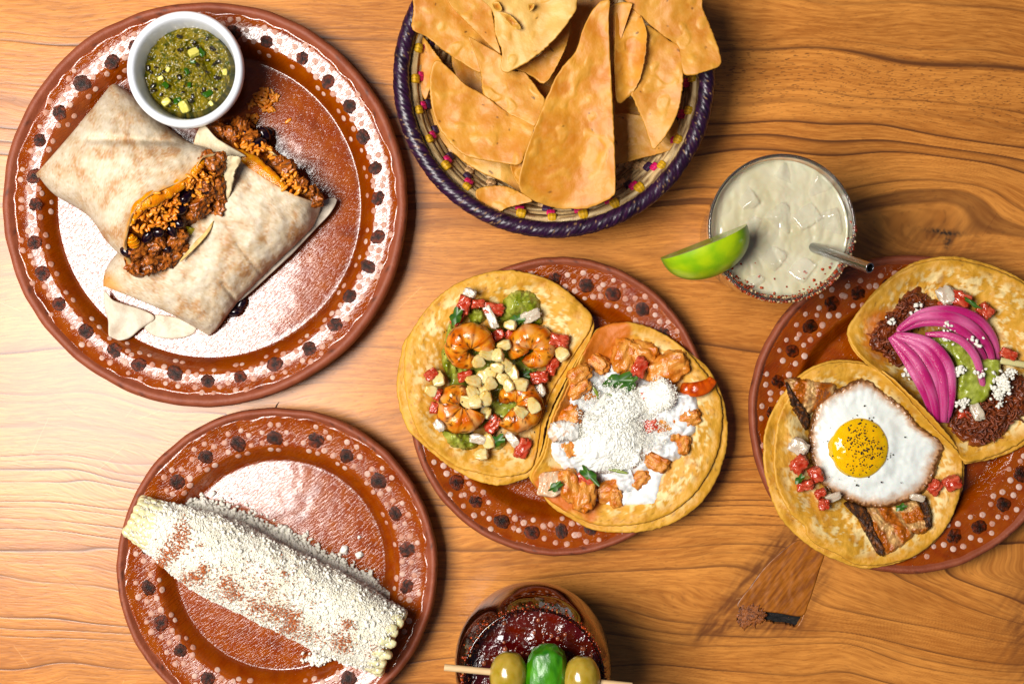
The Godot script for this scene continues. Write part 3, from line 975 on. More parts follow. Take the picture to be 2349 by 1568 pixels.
func fill_face(o: Node3D, top: PackedVector2Array, bottom: PackedVector2Array, h: Callable, melted: Array, beans: PackedVector2Array, bits: PackedVector2Array, rice: Array, grains: int, sd: int) -> void:
	var a := smooth2(top, 40)
	var b := smooth2(bottom, 40)
	var ring := PackedVector2Array(a)
	for i in range(38, 0, -1):
		ring.append(b[i])
	var f := part("filling", sheet(ring, func(p, t): return (h.call(p) as float) - 0.001 + 0.0022 * fz(p.x * 0.05, p.y * 0.05, sd), 0.006, 34,
		func(p, t):
			var g := fz(p.x * 0.04, p.y * 0.04, sd + 5)
			return s(104, 52, 22).lerp(s(186, 106, 44), clampf(0.5 + 1.2 * g, 0, 1)).lerp(s(28, 16, 12), smoothstep(0.1, 0.5, fz(p.x * 0.06, p.y * 0.06, sd + 8))), 150), M.meat, o)
	for m: Array in melted:
		if m[0] == "cheese":
			var line := PackedVector3Array()
			for q in spline(m[1], 26, false):
				line.append(P(q.x, q.y, (h.call(q) as float) + 0.0026))
			part("melted_cheese", tube(line, func(w): return Vector2(m[2] as float, 0.0026) * (0.45 + 0.75 * sin(PI * clampf(w * 0.9 + 0.05, 0, 1)) + 0.25 * nz(w * 9, m[2] * 900.0)), 18, func(w, a): return s(226, 132, 16).lerp(s(244, 168, 46), clampf(0.5 + 1.2 * nz(w * 8, a, 3), 0, 1))).done(), M.cheese_melt, o)
		else:
			part("avocado", sheet(m[1], func(p, t): return (h.call(p) as float) + 0.0016 + 0.0016 * fz(p.x * 0.07, p.y * 0.07, 2) - 0.002 * pow(t, 4), 0.003, 12, func(p, t): return s(150, 150, 40).lerp(s(196, 166, 66), clampf(0.5 + 1.4 * fz(p.x * 0.06, p.y * 0.06, 3), 0, 1)), 70), M.guac, o)
	for i in grains:
		var r: Rect2 = rice[i % rice.size()]
		var q := r.position + Vector2(rr(0, 1), rr(0, 1)) * r.size
		if inside(ring, q):
			part("rice_grain", M.rice_m[i % 5], M.rice, o, pose(q.x, q.y, (h.call(q) as float) + rr(0.0018, 0.0058), rr(0, 6.3), rr(-0.7, 0.7), rr(-0.7, 0.7), Vector3.ONE * rr(0.95, 1.3)))
	for i in beans.size():
		part("black_bean", M.bean_m[i % 5], M.bean, o, pose(beans[i].x, beans[i].y, (h.call(beans[i]) as float) + 0.0026, rr(0, 6.3), rr(-0.5, 0.5), rr(-0.5, 0.5), Vector3.ONE * rr(0.85, 1.1)))
	for i in bits.size():
		part("meat_piece", M.bit_m[i % 5], M.meat, o, pose(bits[i].x, bits[i].y, (h.call(bits[i]) as float) + 0.002, rr(0, 6.3), rr(-0.8, 0.8), rr(-0.8, 0.8), Vector3.ONE * rr(0.8, 1.25)))


# ---------------------------------------------------------------- basket of chips
func ring_coil(rad: float, y: float, r: float, seg: int, sides: int, cf: Callable, rf: Callable) -> ArrayMesh:
	var mb := MB.new()
	for j in seg + 1:
		var th := TAU * j / seg
		for i in sides:
			var a := TAU * i / sides
			var q: float = r * (rf.call(th, a) as float)
			var x := rad + q * cos(a)
			mb.add(Vector3(x * cos(th), y + q * sin(a), x * sin(th)), cf.call(th, a), Vector2(th * 4, a))
		if j > 0:
			mb.strip(mb.v.size() - 2 * sides, mb.v.size() - sides, sides, true)
	return mb.done()


func make_basket() -> void:
	var rh := 0.052
	var at := P(1271, 174, rh)
	at.y = 0.0
	var k := U * (D - rh) / D
	var o := thing("woven_basket", "round woven straw basket with a dark purple wrapped rim, full of chips", "basket", "", at)
	var straw_c := func(th: float, a: float, q: float) -> Color:
		var g := nz(th * 3.0, a * 2.6, q) + 0.5 * nz(th * 14.0, a * 3.0, q + 4)
		return s(216, 184, 132).lerp(s(112, 78, 44), clampf(0.42 + 1.3 * g, 0, 1)).lerp(s(236, 214, 168), smoothstep(0.15, 0.5, nz(th * 5, a * 4, q + 9)) * 0.6)
	var rows := [[0.004, 0.003], [0.013, 0.003], [0.022, 0.003], [0.031, 0.003], [0.040, 0.003], [0.049, 0.003], [0.0560, 0.0046], [0.0605, 0.0068], [0.0650, 0.0094], [0.0692, 0.0125], [0.0730, 0.0158], [0.0767, 0.0196], [0.0801, 0.0236], [0.0834, 0.0277], [0.0865, 0.0321], [0.0895, 0.0368], [0.0923, 0.0416]]
	for i in rows.size():
		var q: float = i * 7.0
		part("straw_coil", ring_coil(rows[i][0], rows[i][1], 0.0043 if i < 6 else 0.0032, 220 if i > 5 else 90, 16, func(th, a): return straw_c.call(th, a, q), func(th, a): return 1.0 + 0.10 * sin(a * 7.0 + th * 3.0 + nz(th * 2, a, q) * 2.0) + 0.05 * nz(th * 9, a * 2, q)), M.straw, o)
	# wrapped stitches that hold the coils together
	var tints := [s(216, 168, 34), s(214, 30, 104), s(54, 26, 62), s(214, 174, 126), s(206, 164, 116), s(212, 178, 132)]
	var shapes := []
	for c: Color in tints:
		shapes.append(chunk(Vector3(0.0030, 0.0029, 0.0034), 0.6, 0.05, 2.0, c.r * 9, 7, func(p: Vector3): return c * (1.0 + 0.25 * sin(p.z * 9.0)) if absf(p.z) < 2 else c))
	for col in 28:
		for i in 8:
			var row: Array = rows[rows.size() - 1 - i]
			var a := TAU * (col + 0.12 * i) / 28.0 + rr(-0.012, 0.012)
			var up := Vector3(-cos(a) * 0.8, 0.6, -sin(a) * 0.8)
			var tang := Vector3(-sin(a), 0, cos(a))
			var b := Basis(tang.cross(up) * -1.0, up, tang).orthonormalized()
			if b.determinant() < 0:
				b.x = -b.x
			var pos := Vector3(cos(a) * (row[0] - 0.0016), row[1] + 0.0014, sin(a) * (row[0] - 0.0016))
			part("stitch", shapes[mini(i, 5)], M.straw, o, Transform3D(b * Basis.from_scale(Vector3.ONE * rr(0.9, 1.06)), pos))
	# the rim, bound in dark purple palm strips
	var rim_r := 352.0 * k
	part("bound_rim", ring_coil(rim_r, 0.0485, 0.0050, 720, 24,
		func(th, a):
			var w: float = th * 60.0 + a * 3.0
			var g := nz(w * 0.9, th * 2.0, 1.0)
			var c := s(24, 10, 28).lerp(s(58, 28, 58), clampf(0.4 + 0.8 * g, 0, 1))
			var stripe := smoothstep(0.93, 0.99, sin(w * 2.0 + nz(th * 30, 0, 4) * 2.4)) * smoothstep(0.05, 0.6, nz(th * 16, a * 0.6, 8.0))
			return c.lerp(s(206, 166, 116), stripe * 0.6),
		func(th, a):
			var w: float = th * 60.0 + a * 3.0
			return 1.0 + 0.07 * absf(sin(w * 0.5)) + 0.03 * sin(w * 3.0) + 0.05 * nz(th * 4, 0, 2)), M.wrap, o)
	make_chips()


func chip(label: String, pts: PackedVector2Array, h0: float, slope: Vector2, curl: float, curl_dir: float, tone: float, sd: float, n := 130) -> void:
	# slope in millimetres per 100 picture units; curl bends the sheet across curl_dir
	var c := middle(pts)
	var cd := Vector2.RIGHT.rotated(curl_dir)
	var far := 1.0
	for p in pts:
		far = maxf(far, absf((p - c).dot(cd)))
	var hf := func(p: Vector2, t: float) -> float:
		var d := p - c
		var w := d.dot(cd) / far
		return h0 + 0.00001 * d.dot(slope) + 1.5 * curl * w * w + 0.0018 * nz(p.x * 0.011, p.y * 0.011, sd) + 0.00035 * nz(p.x * 0.035, p.y * 0.035, sd) + 0.0006 * smoothstep(0.35, 0.7, nz(p.x * 0.022, p.y * 0.022, sd + 20))
	var cf := func(p: Vector2, t: float) -> Color:
		var a := fz(p.x * 0.012, p.y * 0.012, sd)
		var b := nz(p.x * 0.09, p.y * 0.09, sd + 5)
		var base := s(220, 152, 66).lerp(s(232, 192, 116), tone)
		var col := base.lerp(s(198, 118, 42), clampf(0.3 + 0.9 * a, 0, 0.8) * (1.0 - 0.55 * tone))
		col = col.lerp(s(228, 172, 86), smoothstep(0.25, 0.5, nz(p.x * 0.022, p.y * 0.022, sd + 20)) * 0.5)
		col = col.lerp(s(238, 206, 140), clampf(b, 0, 1) * 0.16)
		col = col.lerp(s(214, 158, 80), smoothstep(0.96, 1.0, t) * 0.8)
		return col.lerp(s(70, 34, 14), smoothstep(0.86, 0.92, nz(p.x * 0.05, p.y * 0.05, sd + 31)) * 0.7)
	var o := solo("tortilla_chip", sheet(pts, hf, 0.0014, 44, cf, n, c, 1.2), M.chip, label, "tortilla chip", "fried tortilla chips in the basket")
	o.set_meta("group", "fried tortilla chips in the basket")


func make_chips() -> void:
	# from the bottom of the heap upwards
	chip("dark chip deep in the heap behind the pale blistered chip", zc([1180, -120, 1420, -120, 1440, 60, 1330, 220, 1240, 380, 1130, 560, 1040, 640, 940, 520, 1060, 300]), 0.026, Vector2(0, -2), 0.004, 0.3, 0.0, 41)
	chip("chip mostly hidden under the upper part of the heap, between the split chips", zc([480, 250, 700, 420, 1000, 560, 1120, 560, 1060, 680, 900, 760, 640, 700, 520, 560, 440, 420]), 0.028, Vector2(0, 2), 0.003, 1.2, 0.1, 42)
	chip("chip on edge under the narrow pointed chip, showing its rim", zc([1440, 560, 1560, 640, 1690, 680, 1800, 600, 1930, 600, 1958, 690, 1945, 760, 1900, 830, 1740, 860, 1560, 860, 1470, 760]), 0.030, Vector2(2, 0), 0.003, 0.0, 0.25, 43)
	chip("split chip lying across the basket's inner wall beside the rim", zc([1450, 770, 1540, 735, 1680, 750, 1830, 780, 1890, 775, 1960, 870, 2002, 945, 2008, 992, 1965, 985, 1900, 965, 1700, 1012, 1492, 1056, 1440, 960]), 0.038, Vector2(3.5, 2), 0.004, 1.2, 0.35, 44)
	chip("curved chip standing against the basket's inner wall at the end of the heap", zc([190, 188, 222, 205, 262, 250, 330, 345, 372, 410, 350, 500, 300, 560, 262, 640, 215, 520, 182, 400, 172, 290]), 0.040, Vector2(-3, -2), 0.003, 0.2, 0.12, 45)
	chip("long folded chip curving under the big lens shaped chip", zc([258, 560, 290, 470, 335, 640, 400, 800, 520, 960, 680, 1010, 800, 1060, 870, 1140, 925, 1270, 880, 1250, 780, 1180, 600, 1100, 460, 1000, 330, 860, 270, 720]), 0.031, Vector2(-1, 0), 0.001, 0.8, 0.55, 46, 160)
	chip("small broken chip resting on the rim below the heap", zc([595, 1236, 680, 1206, 800, 1212, 955, 1292, 880, 1322, 800, 1342, 745, 1370, 690, 1397, 620, 1322]), 0.046, Vector2(-1, 3), 0.002, 0.4, 0.15, 47)
	chip("broad chip at the top of the basket running under the pale chip", zc([205, -80, 390, -80, 480, 60, 560, 150, 640, 240, 752, 335, 752, 356, 690, 310, 560, 244, 590, 340, 625, 465, 520, 415, 400, 335, 280, 240, 183, 186, 190, 80]), 0.050, Vector2(-2, -2), 0.003, 0.6, 0.2, 48, 160)
	chip("chip wedged between the broad top chip and the pale blistered one", zc([390, -90, 660, -90, 700, 100, 720, 230, 752, 345, 700, 310, 620, 230, 500, 110, 420, 20]), 0.054, Vector2(0, 0), 0.002, 0.7, 0.3, 49)
	chip("chip with a dark scorch peeking out under the pale blistered chip", zc([850, 430, 1000, 360, 1100, 240, 1180, 120, 1200, 150, 1188, 260, 1130, 400, 1042, 534, 960, 492]), 0.052, Vector2(2, 0), 0.003, 0.4, 0.25, 50)
	chip("rounded chip with a notched corner beside the large triangular chip", zc([545, 240, 640, 290, 750, 352, 780, 400, 830, 460, 900, 466, 950, 520, 1000, 590, 1038, 652, 1010, 745, 972, 812, 880, 770, 770, 715, 650, 625, 628, 480, 590, 350]), 0.055, Vector2(1, -2), 0.004, 1.0, 0.3, 51, 150)
	chip("big lens shaped chip with a crisp fold along its lower edge", zc([300, 470, 345, 392, 440, 465, 520, 545, 650, 622, 800, 730, 972, 818, 950, 900, 905, 1000, 862, 1062, 700, 1042, 520, 1002, 400, 890, 335, 780, 300, 640]), 0.056, Vector2(-1, 1), 0.005, 1.05, 0.12, 52, 150)
	chip("sliver of chip showing from under the large triangular chip", zc([818, 1076, 870, 1000, 950, 880, 980, 900, 960, 1060, 930, 1180, 872, 1198]), 0.053, Vector2(0, 0), 0.001, 0.3, 0.1, 53)
	chip("wide chip jutting out past the rim at the top corner of the heap", zc([1520, -90, 2010, -90, 2062, 60, 2130, 222, 2176, 362, 2171, 420, 2100, 452, 1960, 485, 1928, 430, 1905, 300, 1800, 222, 1690, 132, 1600, 40]), 0.068, Vector2(0.5, -1), 0.006, 1.3, 0.22, 54, 150)
	chip("pointed narrow chip hanging over the split chip", zc([1690, 168, 1780, 214, 1852, 268, 1907, 300, 1932, 430, 1926, 600, 1892, 740, 1832, 860, 1746, 962, 1716, 900, 1680, 790, 1620, 650, 1600, 590, 1640, 470, 1680, 300]), 0.063, Vector2(0, -2), 0.003, 0.3, 0.3, 55)
	chip("oblong rounded chip beside the large triangular chip", zc([1500, 90, 1545, 62, 1602, 52, 1660, 98, 1692, 180, 1698, 262, 1672, 450, 1622, 580, 1562, 640, 1525, 664, 1500, 620, 1492, 420, 1496, 230]), 0.066, Vector2(0, -2), 0.005, 0.0, 0.1, 56)
	chip("thin chip tucked along the back of the large triangular chip", zc([1440, 110, 1492, 28, 1602, 20, 1582, 60, 1542, 122, 1528, 220, 1500, 420, 1496, 560, 1494, 720, 1484, 830, 1462, 600, 1440, 330]), 0.068, Vector2(0, -3), 0.002, 0.0, 0.08, 57)
	chip("pale blistered chip on top of the heap, cracked open", zc([600, -90, 1190, -90, 1243, 38, 1190, 140, 1085, 268, 950, 382, 850, 442, 792, 466, 756, 440, 762, 330, 722, 220, 700, 70]), 0.070, Vector2(1, -1), 0.006, 0.5, 0.95, 58, 150)
	chip("large triangular chip lying on top of everything, wide end down", zc([1395, 16, 1425, 4, 1460, 4, 1452, 130, 1460, 360, 1472, 600, 1486, 850, 1494, 1100, 1494, 1235, 1482, 1265, 1400, 1312, 1300, 1345, 1150, 1347, 1020, 1316, 920, 1266, 872, 1195, 905, 1020, 960, 860, 1050, 640, 1130, 470, 1240, 330, 1282, 200, 1340, 80]), 0.0715, Vector2(0, -4), 0.006, 0.12, 0.06, 59, 170)
	# blisters broken open on the pale chip
	for b: Array in [[zc([750, 80, 800, 90, 840, 120, 880, 170, 870, 190, 830, 175, 780, 120]), 61], [zc([700, 20, 735, 10, 760, 60, 730, 72, 705, 50]), 62], [zc([930, 30, 970, 24, 965, 50, 940, 72])  , 63]]:
		var pts: PackedVector2Array = b[0]
		solo("chip_flake", sheet(pts, func(p, t): return 0.0745 + 0.0015 * t + 0.001 * nz(p.x * 0.05, p.y * 0.05, b[1]), 0.0008, 8, func(p, t): return s(176, 104, 40).lerp(s(226, 176, 90), t), 50, Vector2.INF, 1.0), M.chip, ["torn dark blister across the middle of the pale chip", "torn blister at the upper edge of the pale chip", "tiny torn blister near the corner of the pale chip"][b[1] - 61], "chip flake")
	solo("chip_flake", sheet(zc([1002, 1185, 1090, 1150, 1140, 1185, 1186, 1210, 1180, 1250, 1150, 1262, 1100, 1222, 1040, 1240, 1010, 1215]), func(p, t): return 0.0612 + 0.0008 * t, 0.0012, 10, func(p, t): return s(226, 160, 74), 60, Vector2.INF, 1.2), M.chip, "flake of chip lying on the wide end of the large triangular chip", "chip flake")


# ---------------------------------------------------------------- tacos
# each taco: its middle, reach, the two ends of the fold where it leans on its neighbour, and which side of that line it lies on
var T := [
	[Vector2(1140, 872), 232.0, Vector2(1364, 735), Vector2(1216, 1095), -1.0, 31.0, Vector2(1283, 933), 344.0],
	[Vector2(1452, 978), 226.0, Vector2(1372, 738), Vector2(1224, 1105), 1.0, 32.0, Vector2(1283, 933), 344.0],
	[Vector2(1991, 1060), 228.0, Vector2(1981, 822), Vector2(2216, 1050), -1.0, 33.0, Vector2(2083, 951), 366.0],
	[Vector2(2200, 832), 244.0, Vector2(1948, 770), Vector2(2206, 1058), 1.0, 34.0, Vector2(2083, 951), 366.0],
]


func th(i: int, p: Vector2) -> float:
	# height of the top tortilla of taco i
	var a: Vector2 = T[i][2]
	var b: Vector2 = T[i][3]
	var dir := (b - a).normalized()
	var d: float = dir.cross(p - a) * -(T[i][4] as float)
	var q := clampf(1.0 - d / 62.0, 0.0, 1.25)
	var along := clampf((p - a).dot(dir) / a.distance_to(b), 0.0, 1.0)
	var w := p.distance_to(T[i][0]) / (T[i][1] as float)
	var sd: float = T[i][5]
	var out := p.distance_to(T[i][6]) / (T[i][7] as float)
	var rim := 0.62 * smoothstep(0.57, 0.75, out) + 0.38 * smoothstep(0.75, 0.96, out)
	return maxf(0.0125 + 0.0125 * smoothstep(0.45, 1.08, w) * (1.0 - 0.5 * q), 0.0125 + 0.0165 * rim) + 0.0125 * q * q * (0.35 + 0.65 * sin(PI * clampf(along * 0.9 + 0.05, 0, 1))) + 0.0016 * nz(p.x * 0.013, p.y * 0.013, sd) + 0.0005 * nz(p.x * 0.05, p.y * 0.05, sd)


func tortilla_color(p: Vector2, t: float, sd: float) -> Color:
	var a := fz(p.x * 0.016, p.y * 0.016, sd)
	var b := fz(p.x * 0.055, p.y * 0.055, sd + 7)
	var fl := nz(p.x * 0.16, p.y * 0.16, sd + 3)
	var c := s(230, 176, 84).lerp(s(212, 152, 60), clampf(0.5 + 0.9 * a, 0, 1))
	c = c.lerp(s(250, 226, 166), smoothstep(0.0, 0.2, a * 0.7 + b * 0.9 + 0.12 * fl) * (1.0 - smoothstep(0.84, 0.98, t)) * 0.9)
	c = c.lerp(s(190, 124, 50), smoothstep(0.2, 0.5, fz(p.x * 0.02 + 50, p.y * 0.02, sd)) * 0.55)
	c = c.lerp(s(120, 78, 40), smoothstep(0.66, 0.74, nz(p.x * 0.13, p.y * 0.13, sd + 13)) * 0.5)
	return c.lerp(s(232, 182, 92), smoothstep(0.985, 1.0, t) * 0.6)


func tortilla(i: int, label: String, pts: PackedVector2Array, lift: float, sd: float, stain: Callable) -> void:
	var hf := func(p, t): return th(i, p) + lift + 0.0004 * fz(p.x * 0.06, p.y * 0.06, sd)
	var cf := func(p: Vector2, t: float) -> Color:
		var c := tortilla_color(p, t, sd)
		var k: Color = stain.call(p)
		return c.lerp(Color(k.r, k.g, k.b), k.a)
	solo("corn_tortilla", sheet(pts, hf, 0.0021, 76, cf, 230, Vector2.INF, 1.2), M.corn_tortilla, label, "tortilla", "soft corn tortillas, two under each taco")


func piece(nm: String, mesh: Mesh, m: Material, label: String, cat: String, group: String, i: int, p: Vector2, up: float, yaw := 0.0, tx := 0.0, tz := 0.0, sc := Vector3.ONE) -> MeshInstance3D:
	return solo(nm, mesh, m, label, cat, group, pose(p.x, p.y, th(i, p) + up, yaw, tx, tz, sc))


func spread_out(a: Array, f: float, ox: float, oy: float) -> Array:
	var out := []
	for r: Array in a:
		out.append(Vector2(ox + r[0] * f, oy + r[1] * f))
	return out


func food_shapes() -> void:
	M.tomato_m = []
	M.onion_m = []
	M.kernel_m = []
	M.chicken_m = []
	M.crumb_m = []
	M.leaf_m = []
	M.shred_m = []
	for q in 4:
		M.tomato_m.append(chunk(Vector3(0.0048, 0.0035, 0.0041), 0.44, 0.30, 1.3, q * 5.0, 9, func(p: Vector3):
			var g := nz(p.x * 1.4 + q * 3, p.y * 1.4, p.z * 1.4)
			var c := s(178, 54, 40).lerp(s(210, 98, 74), clampf(0.5 + 0.9 * g, 0, 1))
			return c.lerp(s(224, 132, 104), smoothstep(0.2, 0.65, nz(p.x * 2.4, p.y * 2.4 + q, p.z * 2.4)) * 0.6)))
		M.onion_m.append(chunk(Vector3(0.0052, 0.0013, 0.0034), 0.5, 0.24, 1.3, q * 6.0, 8, func(p: Vector3): return s(218, 204, 182).lerp(s(196, 172, 150), clampf(0.3 + 0.5 * sin(p.z * 5.0), 0, 1))))
		M.kernel_m.append(kernel_mesh(q))
		M.chicken_m.append(chunk(Vector3(0.0095, 0.0062, 0.0072), 0.7, 0.17, 1.7, q * 8.0, 14, func(p: Vector3):
			var g := fz(p.x * 0.9, p.y * 0.9 + q * 3, p.z * 0.9)
			var c := s(204, 112, 42).lerp(s(232, 164, 90), clampf(0.5 + 1.2 * g, 0, 1))
			return c.lerp(s(168, 82, 30), smoothstep(0.25, 0.7, nz(p.x * 1.8 + q, p.y * 1.8, p.z * 1.8)) * 0.7)))
		M.leaf_m.append(leaf_mesh(q))
		M.shred_m.append(shred_mesh(q))
		M.crumb_m.append(chunk(Vector3(0.00095, 0.0007, 0.00085), 0.75, 0.45, 1.4, q * 4.0, 3, one(Color(0.76, 0.74, 0.66))))


func kernel_mesh(q: int) -> ArrayMesh:
	# a kernel cut from the cob: broad rounded crown, narrow root
	var m := chunk(Vector3(0.0046, 0.0025, 0.0041), 0.52, 0.09, 1.5, q * 9.0, 9, func(p: Vector3):
		var c := s(238, 202, 130).lerp(s(246, 226, 172), clampf(0.5 + 0.6 * p.x, 0, 1))
		return c.lerp(s(222, 168, 62), smoothstep(0.25, 0.6, nz(p.x * 1.6 + q * 3, p.y * 1.6, p.z * 1.6)) * 0.55))
	var ar := m.surface_get_arrays(0)
	var v: PackedVector3Array = ar[Mesh.ARRAY_VERTEX]
	for i in v.size():
		var w := 1.0 - 0.38 * smoothstep(0.001, -0.0046, v[i].x)
		v[i] = Vector3(v[i].x, v[i].y * w, v[i].z * w)
	ar[Mesh.ARRAY_VERTEX] = v
	var o := ArrayMesh.new()
	o.add_surface_from_arrays(Mesh.PRIMITIVE_TRIANGLES, ar)
	return o


func leaf_mesh(q: int) -> ArrayMesh:
	var mb := MB.new()
	for side in 2:
		var first := mb.v.size()
		var c := mb.add(Vector3(0, 0.0006 - side * 0.0003, 0), s(46, 92, 30))
		for i in 25:
			var a := TAU * i / 24.0
			var r := 0.0042 * (0.62 + 0.38 * absf(sin(a * 2.5 + q)) + 0.1 * nz(cos(a) * 3 + q, sin(a) * 3))
			mb.add(Vector3(cos(a) * r * 1.3, 0.001 * sin(a * 3 + q) - side * 0.0003, sin(a) * r * 0.8), s(40, 84, 26).lerp(s(92, 128, 48), 0.5 + 0.5 * sin(a * 5)))
		for i in 24:
			if side == 0:
				mb.tri(c, first + 2 + i, first + 1 + i)
			else:
				mb.tri(c, first + 1 + i, first + 2 + i)
	return mb.done()


func shred_mesh(q: int) -> ArrayMesh:
	var path := PackedVector3Array()
	for i in 7:
		var w := i / 6.0 - 0.5
		path.append(Vector3(w * 0.011, 0.0014 * sin(w * 7 + q * 1.7), 0.0016 * sin(w * 6 + q * 2.3)))
	return tube(path, func(w): return Vector2(0.0009, 0.0006) * (0.45 + 0.6 * sin(PI * w) + 0.3 * nz(w * 5, q * 3.0)), 6, func(w, a): return s(152, 78, 44).lerp(s(80, 36, 22), clampf(0.5 + 0.8 * nz(w * 4, a, q * 5.0), 0, 1))).done()


func shrimp_mesh(r: float, tr: float, a0: float, a1: float, sd: float) -> ArrayMesh:
	# a curled tail: a thick tube round most of a circle, ridged by its segments and tapering
	var path := PackedVector3Array()
	var m := 56
	for i in m:
		var q := i / (m - 1.0)
		var a := lerpf(a0, a1, q)
		var rad := r * (1.0 - 0.16 * smoothstep(0.6, 1.0, q))
		path.append(Vector3(cos(a) * rad, 0.0008 * sin(q * 5.0), sin(a) * rad))
	var rf := func(q: float) -> Vector2:
		var body := sin(PI * clampf(0.16 + q * 0.80, 0, 1))
		var w := tr * 1.16 * pow(body, 0.5) * (1.0 - 0.14 * q)
		var seg := fposmod(q * 7.0, 1.0)
		w *= 1.0 + 0.12 * (0.5 - seg) * smoothstep(0.0, 0.12, seg)
		return Vector2(w, w * 1.02)
	return tube(path, rf, 30, func(q, a):
		var g := fz(q * 9.0 + sd, cos(a) * 0.9, sin(a) * 0.9)
		var c := s(240, 164, 76).lerp(s(206, 104, 22), clampf(0.5 + 1.5 * g, 0, 1))
		c = c.lerp(s(236, 184, 128), smoothstep(0.15, 0.55, nz(q * 7 + sd, a * 0.8, 3)) * 0.6)
		c = c.lerp(s(186, 92, 34), (1.0 - smoothstep(0.0, 0.1, fposmod(q * 7.0, 1.0))) * 0.7)
		c = c.lerp(s(58, 24, 12), smoothstep(0.18, 0.46, fz(q * 11 + sd, cos(a) * 1.6, sin(a) * 1.6) + 0.25 * nz(q * 24, cos(a) * 3, sin(a) * 3)) * 0.9)
		return c.lerp(s(132, 58, 22), smoothstep(0.86, 1.0, q) * 0.7), Vector3.UP).done()


func guac(label: String, i: int, pts: PackedVector2Array, up: float, sd: float) -> void:
	solo("guacamole", sheet(pts, func(p, t): return th(i, p) + up * (1.0 - 0.75 * pow(t, 3.0)) + 0.0022 * nz(p.x * 0.035, p.y * 0.035, sd) + 0.0009 * nz(p.x * 0.08, p.y * 0.08, sd), 0.004, 30,
		func(p, t):
			var g := fz(p.x * 0.03, p.y * 0.03, sd + 4)
			return s(128, 138, 48).lerp(s(182, 186, 96), clampf(0.5 + 1.3 * g, 0, 1)).lerp(s(54, 84, 28), smoothstep(0.45, 0.65, nz(p.x * 0.12, p.y * 0.12, sd)) * 0.6), 120, Vector2.INF, 1.4), M.guac, label, "guacamole")


func crumbs_over(nm: String, parent: Node3D, count: int, where: Callable, lo: float, hi: float) -> void:
	var xfs: Array[Transform3D] = []
	var cols := PackedColorArray()
	for n in count:
		var w = where.call()
		if w == null:
			continue
		xfs.append(Transform3D(rnd_basis(rr(lo, hi)), w))
		var g := rr(0.92, 1.08)
		cols.append(Color(g, g, g * rr(0.94, 1.0)))
	if xfs.size():
		stuff(nm, M.crumb_m[0], M.cheese, parent, xfs, cols)


